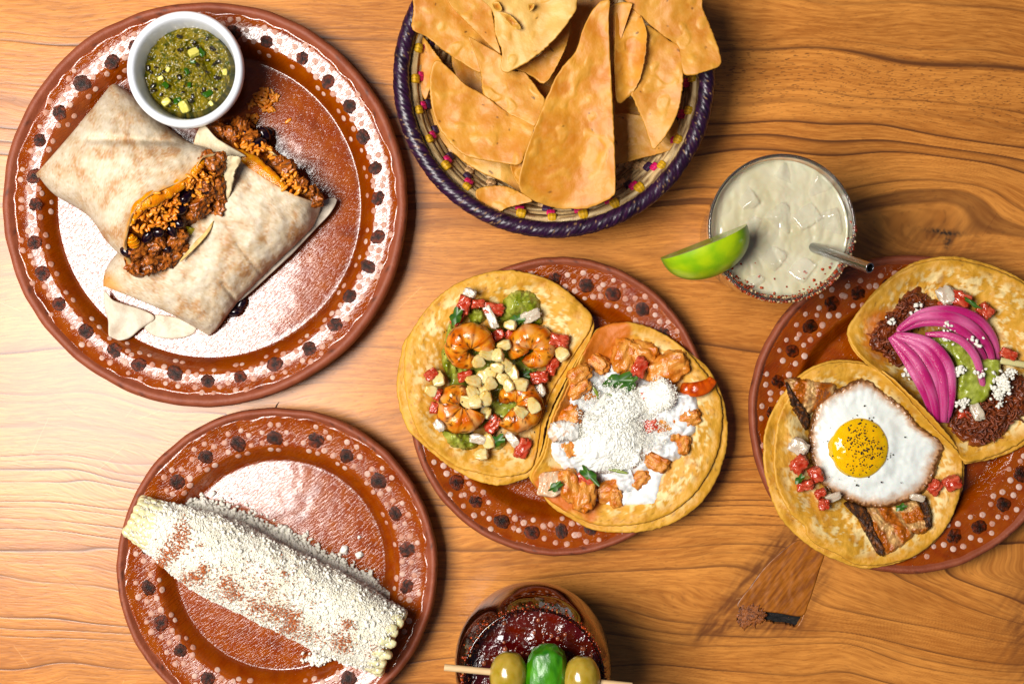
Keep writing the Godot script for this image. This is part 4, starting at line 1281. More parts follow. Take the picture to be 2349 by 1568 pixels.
func make_tacos() -> void:
	food_shapes()
	var none := func(_p): return Color(0, 0, 0, 0)
	# ---- tortillas
	tortilla(0, "lower corn tortilla of the shrimp taco, showing as a rim below the upper one", z3([62, 420, 40, 500, 22, 600, 24, 690, 42, 780, 80, 868, 130, 920, 180, 965, 280, 1045, 400, 1112, 520, 1142, 620, 1122, 700, 1080, 742, 960, 760, 850, 800, 740, 850, 640, 900, 550, 960, 450, 1000, 370, 990, 300, 900, 215, 760, 150, 560, 110, 350, 160, 180, 280]), -0.0028, 5.0, none)
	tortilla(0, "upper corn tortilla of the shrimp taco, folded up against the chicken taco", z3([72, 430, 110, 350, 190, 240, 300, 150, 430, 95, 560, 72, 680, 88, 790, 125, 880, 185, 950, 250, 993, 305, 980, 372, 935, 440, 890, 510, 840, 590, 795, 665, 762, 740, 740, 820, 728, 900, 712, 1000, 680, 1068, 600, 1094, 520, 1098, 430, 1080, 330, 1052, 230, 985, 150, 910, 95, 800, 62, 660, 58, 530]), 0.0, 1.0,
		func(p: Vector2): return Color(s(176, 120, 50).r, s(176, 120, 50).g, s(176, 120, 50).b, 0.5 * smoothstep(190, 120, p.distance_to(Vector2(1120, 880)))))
	tortilla(1, "lower corn tortilla of the chicken taco, showing as an outer edge", z3([1015, 372, 1090, 350, 1210, 345, 1340, 390, 1450, 462, 1560, 545, 1625, 650, 1660, 760, 1672, 900, 1642, 1050, 1572, 1190, 1470, 1290, 1330, 1356, 1150, 1380, 1000, 1362, 890, 1308, 800, 1250, 740, 1180, 690, 1115, 690, 1075, 742, 990, 768, 900, 790, 800, 840, 690, 890, 590, 950, 470]), -0.0028, 9.0, none)
	var sauce := s(206, 112, 20)
	tortilla(1, "upper corn tortilla of the chicken taco, stained with orange sauce", z3([1012, 385, 1060, 348, 1130, 334, 1210, 336, 1330, 378, 1450, 460, 1540, 560, 1600, 640, 1640, 730, 1642, 850, 1620, 980, 1560, 1110, 1480, 1210, 1370, 1290, 1250, 1330, 1120, 1345, 1000, 1335, 900, 1290, 800, 1230, 740, 1178, 705, 1130, 700, 1090, 752, 1005, 782, 900, 804, 810, 850, 710, 900, 600, 950, 492]), 0.0, 2.0,
		func(p: Vector2):
			var e := 26.0 * nz(p.x * 0.02, p.y * 0.02, 4.0)
			var a := smoothstep(78, 52, p.distance_to(Vector2(1395, 795)) + e) * 0.9
			var b := smoothstep(80, 50, Vector2((p.x - 1290) * 0.75, p.y - 1135).length() + e) * 0.95
			var c := smoothstep(175, 140, p.distance_to(Vector2(1420, 960)) + e) * 0.6
			return Color(sauce.r, sauce.g, sauce.b, maxf(maxf(a, b), c)))
	tortilla(3, "lower corn tortilla of the pink onion taco, two edges showing by the fold", z5([532, 380, 580, 300, 650, 205, 750, 118, 860, 55, 1000, 30, 1140, 48, 1300, 105, 1440, 200, 1570, 400, 1600, 600, 1540, 800, 1400, 920, 1260, 990, 1110, 1024, 1080, 1010, 1000, 920, 900, 815, 800, 710, 690, 600, 590, 520, 540, 450]), -0.0028, 11.0, none)
	tortilla(3, "upper corn tortilla of the pink onion taco, smeared with red meat juices", z5([526, 402, 560, 320, 640, 224, 740, 135, 850, 74, 990, 44, 1120, 62, 1250, 102, 1400, 185, 1560, 420, 1580, 600, 1510, 800, 1375, 912, 1250, 978, 1112, 1016, 1062, 990, 1020, 905, 930, 815, 850, 728, 750, 640, 650, 560, 575, 490]), 0.0, 3.0,
		func(p: Vector2):
			var e := 14.0 * nz(p.x * 0.03, p.y * 0.03, 4.0)
			return Color(sauce.r, sauce.g * 0.8, sauce.b, smoothstep(60, 25, Vector2(p.x - 2025, (p.y - 765) * 0.7).length() + e) * 0.75))
	tortilla(2, "lower corn tortilla of the fried egg taco, a wide margin showing at one side", z5([122, 960, 132, 860, 182, 742, 282, 612, 400, 545, 500, 530, 620, 545, 720, 600, 820, 690, 930, 800, 1040, 930, 1082, 1020, 1078, 1140, 1040, 1240, 990, 1350, 900, 1440, 780, 1500, 640, 1530, 560, 1522, 420, 1468, 300, 1390, 200, 1282, 150, 1160, 124, 1040]), -0.0028, 13.0, none)
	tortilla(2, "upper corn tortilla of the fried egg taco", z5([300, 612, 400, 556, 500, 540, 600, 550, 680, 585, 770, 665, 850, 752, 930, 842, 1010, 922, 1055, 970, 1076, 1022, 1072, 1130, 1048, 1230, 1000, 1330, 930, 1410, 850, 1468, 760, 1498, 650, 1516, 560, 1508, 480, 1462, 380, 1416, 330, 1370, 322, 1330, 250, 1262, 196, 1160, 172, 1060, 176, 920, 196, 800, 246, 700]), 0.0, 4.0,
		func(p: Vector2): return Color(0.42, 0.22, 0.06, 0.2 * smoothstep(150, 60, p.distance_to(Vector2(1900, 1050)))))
	shrimp_taco()
	chicken_taco()
	egg_taco()
	onion_taco()


func shrimp_taco() -> void:
	var g := "diced tomato in the shrimp taco"
	guac("guacamole heap at the top of the shrimp taco", 0, z7([660, 130, 720, 75, 800, 60, 900, 80, 940, 140, 945, 220, 960, 320, 880, 330, 820, 320, 700, 300, 640, 250]), 0.010, 1.0)
	guac("guacamole smear between the upper shrimp and the tomato", 0, z7([560, 300, 700, 260, 900, 320, 1020, 380, 900, 420, 700, 360, 560, 372]), 0.005, 2.0)
	guac("guacamole dab beside the onion sliver and tomato pieces", 0, z7([350, 230, 420, 205, 480, 230, 478, 300, 420, 340, 360, 300]), 0.007, 3.0)
	guac("guacamole strip along the outer side of the shrimp", 0, z7([190, 330, 240, 350, 190, 430, 170, 560, 160, 620, 240, 700, 250, 760, 180, 790, 150, 720, 130, 640, 150, 480]), 0.006, 4.0)
	guac("guacamole showing under the lowest shrimp", 0, z7([140, 1240, 260, 1250, 400, 1260, 430, 1330, 380, 1380, 250, 1380, 170, 1320]), 0.007, 5.0)
	guac("guacamole and herbs near the fold below the shrimp", 0, z7([540, 1290, 640, 1300, 660, 1360, 600, 1390, 540, 1360]), 0.005, 6.0)
	guac("guacamole under the middle of the shrimp pile", 0, z7([300, 420, 600, 380, 900, 440, 950, 800, 900, 1100, 600, 1200, 300, 1150, 200, 900, 240, 640]), 0.004, 7.0)
	var tl := [
		[[310, 170], 0.003, 1.3, 0.1, Vector3(1.25, 1, 1), "tall tomato wedge at the top corner of the shrimp taco"],
		[[260, 275], 0.002, 1.0, -0.1, Vector3(1.15, 0.9, 0.8), "tomato piece under the herb at the top corner of the shrimp taco"],
		[[430, 160], 0.003, 0.1, 0.1, Vector3(0.9, 0.9, 0.7), "small tomato piece between two others above the first shrimp"],
		[[560, 205], 0.004, -0.1, 0.0, Vector3(1.35, 1, 0.95), "broad tomato piece behind the onion sliver"],
		[[600, 425], 0.004, 0.5, 0.0, Vector3(0.9, 1, 0.85), "pinkish tomato piece between the two upper shrimp"],
		[[690, 415], 0.004, 0.9, 0.2, Vector3(0.7, 0.9, 0.6), "thin tomato sliver touching the upper inner shrimp"],
		[[1115, 470], 0.003, -0.15, 0.1, Vector3(1.3, 1.2, 1.05), "large tomato piece near the fold, beside the upper shrimp"],
		[[950, 785], 0.006, 0.15, 0.0, Vector3(1.15, 1.2, 1.0), "square tomato cube near the fold, mid height of the shrimp taco"],
		[[1060, 690], 0.003, 1.1, 0.2, Vector3(1.2, 0.9, 0.7), "tomato strip pressed into the fold of the shrimp taco"],
		[[810, 1380], 0.003, 1.2, 0.0, Vector3(1.4, 0.9, 1.1), "tomato wedge lying alone near the bottom fold of the shrimp taco"],
		[[560, 1180], 0.004, 0.9, 0.0, Vector3(1.3, 1.1, 1.0), "glossy tomato piece between the two lower shrimp"],
		[[30, 760], 0.003, 0.6, 0.0, Vector3(0.9, 0.8, 0.8), "tomato bit under the outermost corn kernel"],
		[[85, 930], 0.003, 1.2, 0.0, Vector3(0.8, 0.8, 0.6), "tomato bit by the outer lower shrimp"],
		[[60, 1040], 0.002, 1.4, 0.0, Vector3(0.8, 0.8, 0.7), "lowest tomato bit by the outer lower shrimp"],
		[[320, 770], 0.003, 0.3, 0.0, Vector3(1.0, 0.8, 0.8), "tomato piece peeking out between the outer two shrimp"]]
	for k in tl.size():
		var r: Array = tl[k]
		var p := spread_out([r[0]], 0.2708, 980, 653)[0] as Vector2
		piece("tomato_piece", M.tomato_m[k % 4], M.wet, r[5], "tomato", g, 0, p, (r[1] as float) + 0.003, r[2], (r[3] as float) + rr(-0.25, 0.25), rr(-0.25, 0.25), r[4])
	var ol := [
		[[360, 66], 0.4, Vector3(0.8, 1, 0.8), "onion bit at the very top of the shrimp taco"],
		[[535, 262], 1.15, Vector3(1.7, 1, 0.85), "long translucent onion sliver above the first shrimp"],
		[[880, 262], -0.4, Vector3(1.25, 1, 1.1), "translucent onion piece on the guacamole heap"],
		[[98, 1190], 0.8, Vector3(0.8, 1, 0.9), "glassy onion bit at the outer edge of the shrimp taco"],
		[[430, 1305], 0.2, Vector3(1.1, 1, 0.9), "onion piece under the lowest shrimp"],
		[[725, 1310], 0.9, Vector3(1.1, 1, 0.9), "bluish white onion piece by the lowest tomato wedge"],
		[[505, 1085], 0.9, Vector3(0.9, 1, 0.7), "onion bit between the two lower shrimp"],
		[[960, 890], 1.2, Vector3(0.8, 1, 0.9), "onion piece tucked into the fold under the tomato cube"]]
	for k in ol.size():
		var r: Array = ol[k]
		piece("onion_piece", M.onion_m[k % 4], M.wet, r[3], "onion", "chopped onion in the shrimp taco", 0, spread_out([r[0]], 0.2708, 980, 653)[0], 0.0095, -(r[1] as float), 0.15, 0.1, r[2])
	for r: Array in [[[245, 265], 0.012, 1.2, "limp herb leaf on the tomato at the top of the shrimp taco"], [[800, 770], 0.009, 0.2, "dark herb leaf under the corn near the tomato cube"], [[590, 1320], 0.01, 0.5, "herb leaf beneath the lowest shrimp"], [[760, 295], 0.011, 0.4, "herb leaf under the kernel beside the guacamole heap"]]:
		piece("herb_leaf", M.leaf_m[0], M.leaf, r[3], "herb", "", 0, spread_out([r[0]], 0.2708, 980, 653)[0], r[1], r[2], 0.1, 0.2, Vector3.ONE * 1.25)
	var sl := [
		[[368, 545], 104.0, 92.0, deg_to_rad(10), deg_to_rad(-300), "curled shrimp at the upper outer place, with a charred tail end"],
		[[880, 545], 98.0, 92.0, deg_to_rad(150), deg_to_rad(490), "tightly curled shrimp at the upper place nearest the fold"],
		[[300, 1025], 110.0, 96.0, deg_to_rad(20), deg_to_rad(300), "shrimp curled open at the lower outer place"],
		[[745, 1020], 108.0, 98.0, deg_to_rad(135), deg_to_rad(-170), "shrimp at the lower place nearest the fold, with corn on it"]]
	for k in sl.size():
		var r: Array = sl[k]
		var px := 0.2708 * U * 1.0
		piece("shrimp", shrimp_mesh((r[1] as float) * px * 1.08, (r[2] as float) * px * 1.1, r[3], r[4], k * 7.0), M.wet, r[5], "shrimp", "grilled shrimp in the taco", 0, spread_out([r[0]], 0.2708, 980, 653)[0], 0.0095, 0.0, 0.06, -0.05)
	var kl := [[700, 340, 0.1, 0.012], [650, 510, -0.2, 0.021], [600, 592, 1.5, 0.023], [508, 590, 0.1, 0.021], [430, 652, -0.5, 0.021], [672, 676, 0.9, 0.020], [590, 700, 0.2, 0.021], [540, 742, 2.4, 0.018], [470, 772, 0.4, 0.018], [392, 812, 0.0, 0.021], [640, 792, 0.6, 0.020], [725, 745, 1.4, 0.020], [535, 840, -0.6, 0.022], [688, 848, 1.2, 0.023], [785, 842, 0.2, 0.021], [380, 905, 0.9, 0.020], [408, 985, 1.5, 0.022], [492, 960, 1.7, 0.021], [460, 900, 0.5, 0.017], [790, 1070, 0.7, 0.021], [900, 1018, 1.1, 0.021], [520, 1322, 1.4, 0.010], [455, 1440, -0.1, 0.006], [95, 790, 1.3, 0.008], [30, 895, 0.3, 0.007], [1140, 580, 0.9, 0.009], [330, 985, 0.4, 0.015], [500, 1080, 2.0, 0.012]]
	var lone := {0: "corn kernel beside the guacamole heap", 19: "peppered corn kernel on the lower inner shrimp, the squarer one", 20: "peppered corn kernel on the lower inner shrimp nearest the fold", 21: "upper of two corn kernels below the shrimp", 22: "lowest corn kernel of the shrimp taco", 23: "round corn kernel at the outer side of the shrimp", 24: "smaller corn kernel at the outer side, below the round one", 25: "corn kernel tucked against the fold by the large tomato piece"}
	var pile := {1: "top kernel of the corn pile, standing between the two upper shrimp", 2: "kernel on edge just under the top one of the corn pile", 3: "flat kernel reaching onto the upper outer shrimp", 4: "large cut kernel resting on the upper outer shrimp", 5: "squared kernel below the top of the pile, nearest the fold", 6: "kernel in the middle of the pile, beside the squared one", 7: "kernel sunk in the middle of the corn pile", 8: "narrow kernel at the pile's outer middle", 9: "large kernel at the outer edge of the corn pile", 10: "pale kernel in the pile's middle, towards the fold", 11: "kernel at the pile's edge facing the fold", 12: "broad flat kernel at the heart of the corn pile", 13: "upright kernel at the lower edge of the pile, above the lower inner shrimp", 14: "round kernel at the pile's edge beside the tomato cube", 15: "kernel at the lower outer edge of the pile", 16: "lowest large kernel of the pile, over the open shrimp", 17: "kernel next to the lowest large one of the pile", 18: "kernel buried under the lower pile", 26: "kernel tip inside the curl of the open shrimp", 27: "kernel scrap between the two lower shrimp"}
	for k in kl.size():
		var r: Array = kl[k]
		piece("corn_kernel", M.kernel_m[k % 4], M.kernel, lone.get(k, pile.get(k, "")), "corn kernel", "grilled corn kernels on the shrimp taco", 0, spread_out([[r[0], r[1]]], 0.2708, 980, 653)[0], r[3], -(r[2] as float), rr(-0.5, 0.5), rr(-0.5, 0.5), Vector3(rr(0.9, 1.25), rr(0.8, 1.1), rr(0.85, 1.2)))
	var pepper := thing("black_pepper", "pepper and char flecks sprinkled over the shrimp and corn", "pepper")
	pepper.set_meta("kind", "stuff")
	var xfs: Array[Transform3D] = []
	for n in 90:
		var p: Vector2 = spread_out([[rr(120, 1060), rr(340, 1260)]], 0.2708, 980, 653)[0]
		xfs.append(Transform3D(rnd_basis(rr(0.4, 1.0)), P(p.x, p.y, th(0, p) + rr(0.014, 0.024))))
	stuff("flecks", chunk(Vector3(0.0006, 0.00035, 0.0005), 0.5, 0.3, 1.5, 2.0, 2, one(s(44, 26, 16))), M.pepper, pepper, xfs)


func crema_height(i: int, p: Vector2, t: float, up: float, sd: float) -> float:
	return th(i, p) + up * (1.0 - pow(t, 5.0)) + 0.0042 * nz(p.x * 0.026, p.y * 0.026, sd) * (1.0 - t * t) + 0.0012 * nz(p.x * 0.07, p.y * 0.07, sd)


func chicken_taco() -> void:
	var cl := [[555, 280, 0.9, "small chicken piece at the upper edge of the cream"], [760, 220, 1.25, "browned chicken piece behind the tomato square"], [895, 205, 1.35, "tall chicken piece behind the tomato square, nearest the rim"], [1110, 320, 1.6, "large smooth chicken piece beside the orange strip"], [410, 370, 0.9, "chicken bit at the fold end of the cream"], [400, 470, 1.0, "sauced chicken bit by the fold, upper"], [480, 510, 1.1, "sauced chicken bit peeking through the cream"], [310, 720, 1.2, "rounded chicken piece by the fold, dusted with cheese"], [305, 930, 1.1, "square orange chicken piece below the rounded one"], [330, 1240, 1.2, "shredded chicken piece above the lower sauce pool"], [450, 1320, 1.2, "stringy chicken piece dipping into the lower sauce pool"], [645, 1280, 1.1, "chicken piece in the lower cream puddle"], [700, 1340, 0.7, "lowest chicken bit at the cream puddle"], [1115, 780, 1.3, "dark browned chicken piece in the cream near the outer side"], [1275, 715, 0.9, "chicken bit at the outer rim of the cream"], [1020, 1060, 0.9, "dark chicken bit below the cheese mound"], [885, 1190, 0.8, "chicken bit between the cheese mound and the puddle"], [1230, 920, 0.7, "chicken crumb at the outer corner of the cream"], [680, 350, 0.8, "chicken bit beside the herb at the top of the cream"]]
	for k in cl.size():
		var r: Array = cl[k]
		piece("chicken_piece", M.chicken_m[k % 4], M.meat, r[3], "chicken", "sauced chicken in the creamy taco", 1, spread_out([[r[0], r[1]]], 0.2918, 1209, 751)[0], 0.0026, rr(0, 6), rr(-0.3, 0.3), rr(-0.3, 0.3), Vector3(1, 0.9, 0.9) * (r[2] as float))
	var cream := Color(0.74, 0.73, 0.71)
	var cc := func(p: Vector2, t: float) -> Color:
		return cream.lerp(s(224, 164, 108), smoothstep(0.34, 0.6, fz(p.x * 0.03, p.y * 0.03, 6.0)) * 0.4)
	solo("cream_puddle", sheet(z8([480, 1358, 520, 1330, 640, 1340, 760, 1320, 850, 1270, 900, 1180, 960, 1090, 1040, 1080, 1098, 1100, 1060, 1190, 1032, 1290, 1015, 1366, 990, 1388, 900, 1392, 780, 1396, 740, 1410, 640, 1392, 560, 1372]), func(p, t): return th(1, p) + 0.0034 * (1.0 - pow(t, 4.0)) + 0.0008 * nz(p.x * 0.03, p.y * 0.03, 2.0), 0.002, 24, one(Color(0.74, 0.73, 0.71)), 120, Vector2.INF, 1.0), M.cream, "puddle of white cream running out below the cheese mound", "cream")
	var runs := []
	for r: Array in [[420, 440, 490, 335, 600, 350], [590, 330, 690, 262, 800, 300], [360, 1190, 500, 1140, 640, 1210, 770, 1250], [700, 1180, 860, 1230, 850, 1310], [1120, 850, 1240, 770, 1320, 640], [1150, 1010, 1230, 900, 1300, 800], [240, 1000, 330, 1085, 430, 1165], [350, 540, 330, 700, 240, 800], [860, 330, 930, 420, 1080, 400, 1180, 520], [1180, 520, 1300, 560, 1330, 660], [900, 1100, 1060, 1020, 1170, 1010]]:
		runs.append(smooth2(z8(r), 6))
	var ridge := func(p: Vector2) -> float:
		var best := 1e9
		for k in runs.size():
			var line: PackedVector2Array = runs[k]
			for m in 5:
				best = minf(best, Geometry2D.get_closest_point_to_segment(p, line[m], line[m + 1]).distance_squared_to(p))
		return exp(-best / 130.0)
	var cr := thing("cream", "white cream spooned over the chicken, drizzled to the outer rim", "cream")
	part("cream_pool", sheet(z8([330, 560, 350, 490, 430, 430, 440, 330, 490, 280, 560, 320, 600, 330, 640, 270, 700, 240, 760, 275, 830, 270, 880, 350, 930, 410, 1000, 400, 1060, 385, 1130, 440, 1170, 500, 1240, 496, 1325, 510, 1345, 580, 1352, 670, 1320, 740, 1335, 800, 1290, 850, 1230, 870, 1240, 960, 1190, 1040, 1110, 1045, 1040, 980, 990, 1040, 960, 1130, 880, 1160, 860, 1220, 870, 1270, 800, 1300, 730, 1320, 690, 1260, 560, 1200, 440, 1180, 380, 1215, 350, 1150, 250, 1080, 190, 980, 210, 860, 300, 780, 400, 740, 420, 640, 350, 620]),
		func(p, t): return crema_height(1, p, t, 0.0113, 3.0) + 0.0042 * (ridge.call(p) as float) * (1.0 - pow(t, 8.0)), 0.004, 76, cc, 300, Vector2(1410, 985), 1.5), M.cream, cr)
	solo("crumbled_cheese", sheet(z8([420, 740, 500, 640, 560, 560, 700, 470, 760, 440, 860, 490, 920, 560, 930, 660, 880, 720, 920, 850, 900, 950, 880, 1060, 760, 1120, 620, 1130, 500, 1130, 420, 1050, 370, 960, 400, 850]),
		func(p, t): return th(1, p) + 0.0122 + 0.0085 * pow(1.0 - t * t, 0.7) + 0.0016 * fz(p.x * 0.05, p.y * 0.05, 2.0) + 0.0007 * nz(p.x * 0.17, p.y * 0.17, 2.0), 0.006, 90, func(p, t): return Color(0.75, 0.75, 0.69).lerp(Color(0.55, 0.6, 0.4), smoothstep(0.4, 0.6, fz(p.x * 0.04, p.y * 0.04, 12.0)) * 0.6), 200, Vector2.INF, 3.0), M.cheese, "mound of fine crumbled white cheese on the chicken taco", "cheese")
	solo("crumbled_cheese", sheet(z8([880, 480, 960, 450, 1060, 400, 1120, 440, 1165, 520, 1150, 600, 1060, 660, 960, 680, 900, 600]),
		func(p, t): return th(1, p) + 0.0135 + 0.003 * (1.0 - t * t) + 0.0014 * fz(p.x * 0.06, p.y * 0.06, 5.0), 0.004, 30, func(p, t): return Color(0.75, 0.73, 0.66), 110, Vector2.INF, 3.0), M.cheese, "smaller drift of crumbled cheese between the mound and the orange strip", "cheese")
	solo("crumbled_cheese", sheet(z8([200, 760, 300, 740, 400, 760, 410, 840, 380, 880, 300, 880, 220, 890, 180, 840]),
		func(p, t): return lerpf(th(1, p), th(1, Vector2(1305, 990)), 0.75) + 0.0140 + 0.003 * (1.0 - t * t) + 0.0012 * fz(p.x * 0.06, p.y * 0.06, 5.0), 0.004, 26, func(p, t): return Color(0.75, 0.73, 0.66).lerp(s(230, 160, 90), smoothstep(0.2, 0.4, fz(p.x * 0.05, p.y * 0.05, 3.0)) * 0.6), 90, Vector2.INF, 3.0), M.cheese, "patch of crumbled cheese beside the fold on the chicken", "cheese")
	var hold := thing("cheese_crumbs", "loose crumbs of white cheese scattered over the chicken taco", "cheese crumbs")
	hold.set_meta("kind", "stuff")
	crumbs_over("loose_crumbs", hold, 3000, func():
		var q := rr(0, 1)
		var p := Vector2(1409, 977) + Vector2.RIGHT.rotated(rr(0, TAU)) * Vector2(95, 110) * sqrt(q)
		var up := 0.0126 + 0.0085 * pow(maxf(0.0, 1.0 - q), 0.7)
		if rr(0, 1) < 0.35:
			p = [Vector2(1515, 905), Vector2(1496, 990)][rng.randi() % 2] + Vector2.RIGHT.rotated(rr(0, TAU)) * 42.0 * sqrt(rr(0, 1))
			up = rr(0.0140, 0.0166)
		return P(p.x, p.y, th(1, p) + up + rr(-0.0006, 0.0001)), 0.16, 0.5)
	piece("tomato_piece", M.tomato_m[0], M.wet, "pale tomato square standing in the cream by the browned chicken", "tomato", "", 1, z8([885, 310])[0], 0.014, 1.2, 0.3, 0.1, Vector3(1.35, 0.9, 1.05))
	piece("tomato_piece", M.tomato_m[1], M.wet, "red tomato piece dusted with cheese beside the mound", "tomato", "", 1, z8([980, 770])[0], 0.0115, 0.4, 0.0, 0.1, Vector3(1.0, 1.0, 1.05))
	piece("tomato_piece", M.tomato_m[2], M.wet, "tomato piece under the herb below the cheese mound", "tomato", "", 1, z8([455, 1195])[0], 0.009, -0.4, 0.0, 0.1, Vector3(1.35, 0.9, 0.75))
	piece("tomato_piece", M.tomato_m[3], M.wet, "dark red tomato bit between the mound and the smaller cheese drift", "tomato", "", 1, z8([945, 520])[0], 0.0115, 0.4, 0.0, 0.1, Vector3(0.8, 0.8, 0.6))
	piece("herb_leaf", M.leaf_m[0], M.leaf, "dark green herb leaves poking out at the top of the cream", "herb", "", 1, z8([720, 415])[0], 0.0145, 0.3, 0.1, 0.2, Vector3(2.1, 2, 1.6))
	piece("herb_leaf", M.leaf_m[1], M.leaf, "herb leaf beside the dark green leaves, half sunk in cream", "herb", "", 1, z8([800, 450])[0], 0.0145, 0.9, 0.1, 0.2, Vector3(1.6, 2, 1.4))
	piece("herb_leaf", M.leaf_m[2], M.leaf, "herb leaf on the tomato below the cheese mound", "herb", "", 1, z8([490, 1165])[0], 0.0145, -0.8, 0.1, 0.2, Vector3(1.7, 2, 1.2))
	piece("herb_leaf", M.leaf_m[3], M.leaf, "herb bit on the onion at the corner of the chicken taco", "herb", "", 1, z8([225, 1250])[0], 0.0115, 0.6, 0.1, 0.2, Vector3(1.1, 1, 0.9))
	for r: Array in [[[515, 460], [560, 560], "pale green herb stem lying on the cream near the fold"], [[620, 520], [690, 550], "short green herb stem in the cream above the mound"], [[640, 1112], [790, 1145], "green herb stem under the lower edge of the cheese mound"]]:
		var a := z8([r[0][0], r[0][1]])[0]
		var b := z8([r[1][0], r[1][1]])[0]
		solo("cilantro_sprig", tube(PackedVector3Array([P(a.x, a.y, th(1, a) + 0.0125), P((a.x + b.x) / 2 + 3, (a.y + b.y) / 2, th(1, a) + 0.0145), P(b.x, b.y, th(1, b) + 0.0125)]), func(q): return Vector2(0.0013, 0.0009) * (0.5 + 0.5 * sin(PI * q)), 8, one(s(132, 148, 62))).done(), M.leaf, r[2], "herb")
	# layered onion at the corner, orange strip at the rim
	var on := thing("onion_piece", "layered onion piece stained orange at the corner nearest the shrimp taco", "onion")
	for q in 4:
		part("onion_layer", sheet(z8([100 + q * 36, 1165 - q * 8, 150 + q * 36, 1140, 190 + q * 26, 1200, 268, 1240 + q * 12, 270 - q * 4, 1300, 205, 1332, 120 + q * 14, 1320, 80 + q * 22, 1306, 96 + q * 26, 1240]), func(p, t): return th(1, p) + 0.003 + q * 0.0011 + 0.0007 * nz(p.x * 0.06, p.y * 0.06, q * 3.0), 0.0012, 10, func(p, t): return s(238, 204, 172).lerp(s(226, 160, 116), clampf(0.3 + 0.9 * nz(p.x * 0.05, p.y * 0.05, q * 2.0), 0, 1)), 60), M.wet, on)
	var strip := PackedVector3Array()
	for w in spline(z8([1215, 470, 1290, 488, 1370, 478, 1430, 445, 1466, 405]), 24, false):
		strip.append(P(w.x, w.y, th(1, w) + 0.0045))
	solo("pepper_strip", tube(strip, func(q): return Vector2(0.0046, 0.0022) * (0.55 + 0.55 * sin(PI * clampf(q * 0.85 + 0.1, 0, 1))), 16, func(q, a): return s(214, 98, 16).lerp(s(160, 60, 14), clampf(0.4 + 0.9 * nz(q * 6, a, 3), 0, 1))).done(), M.wet, "glossy orange cooked pepper strip hanging over the tortilla's edge", "pepper strip")


func cut_slice(label: String, pts: PackedVector2Array, up: float, dirv: Vector2, sd: float, dark_edge: PackedVector2Array) -> void:
	var o := thing("pork_slice", label, "pork", "slices of roast pork belly under the egg")
	part("meat", sheet(pts, func(p, t): return th(2, p) + up + 0.0012 * nz(p.x * 0.05, p.y * 0.05, sd) + 0.0007 * nz(p.x * 0.12, p.y * 0.12, sd) - 0.0016 * pow(t, 6), 0.006, 30,
		func(p: Vector2, t: float) -> Color:
			var w := (p - pts[0]).dot(dirv) * 0.05 + 0.5 * fz(p.x * 0.03, p.y * 0.03, sd)
			var c := s(190, 108, 50).lerp(s(236, 192, 132), smoothstep(-0.3, 0.8, sin(w * 2.6 + 0.8)))
			return c.lerp(s(138, 70, 30), clampf(0.25 + fz(p.x * 0.06, p.y * 0.06, sd + 3), 0, 0.7)), 110, Vector2.INF, 1.5), M.meat, o)
	if dark_edge.size():
		part("crust", sheet(dark_edge, func(p, t): return th(2, p) + up + 0.0014 + 0.0016 * fz(p.x * 0.08, p.y * 0.08, sd), 0.005, 14, func(p, t): return s(58, 34, 18).lerp(s(140, 80, 34), smoothstep(-0.05, 0.45, fz(p.x * 0.1, p.y * 0.1, sd))), 110, Vector2.INF, 3.0), M.dry_meat, o)


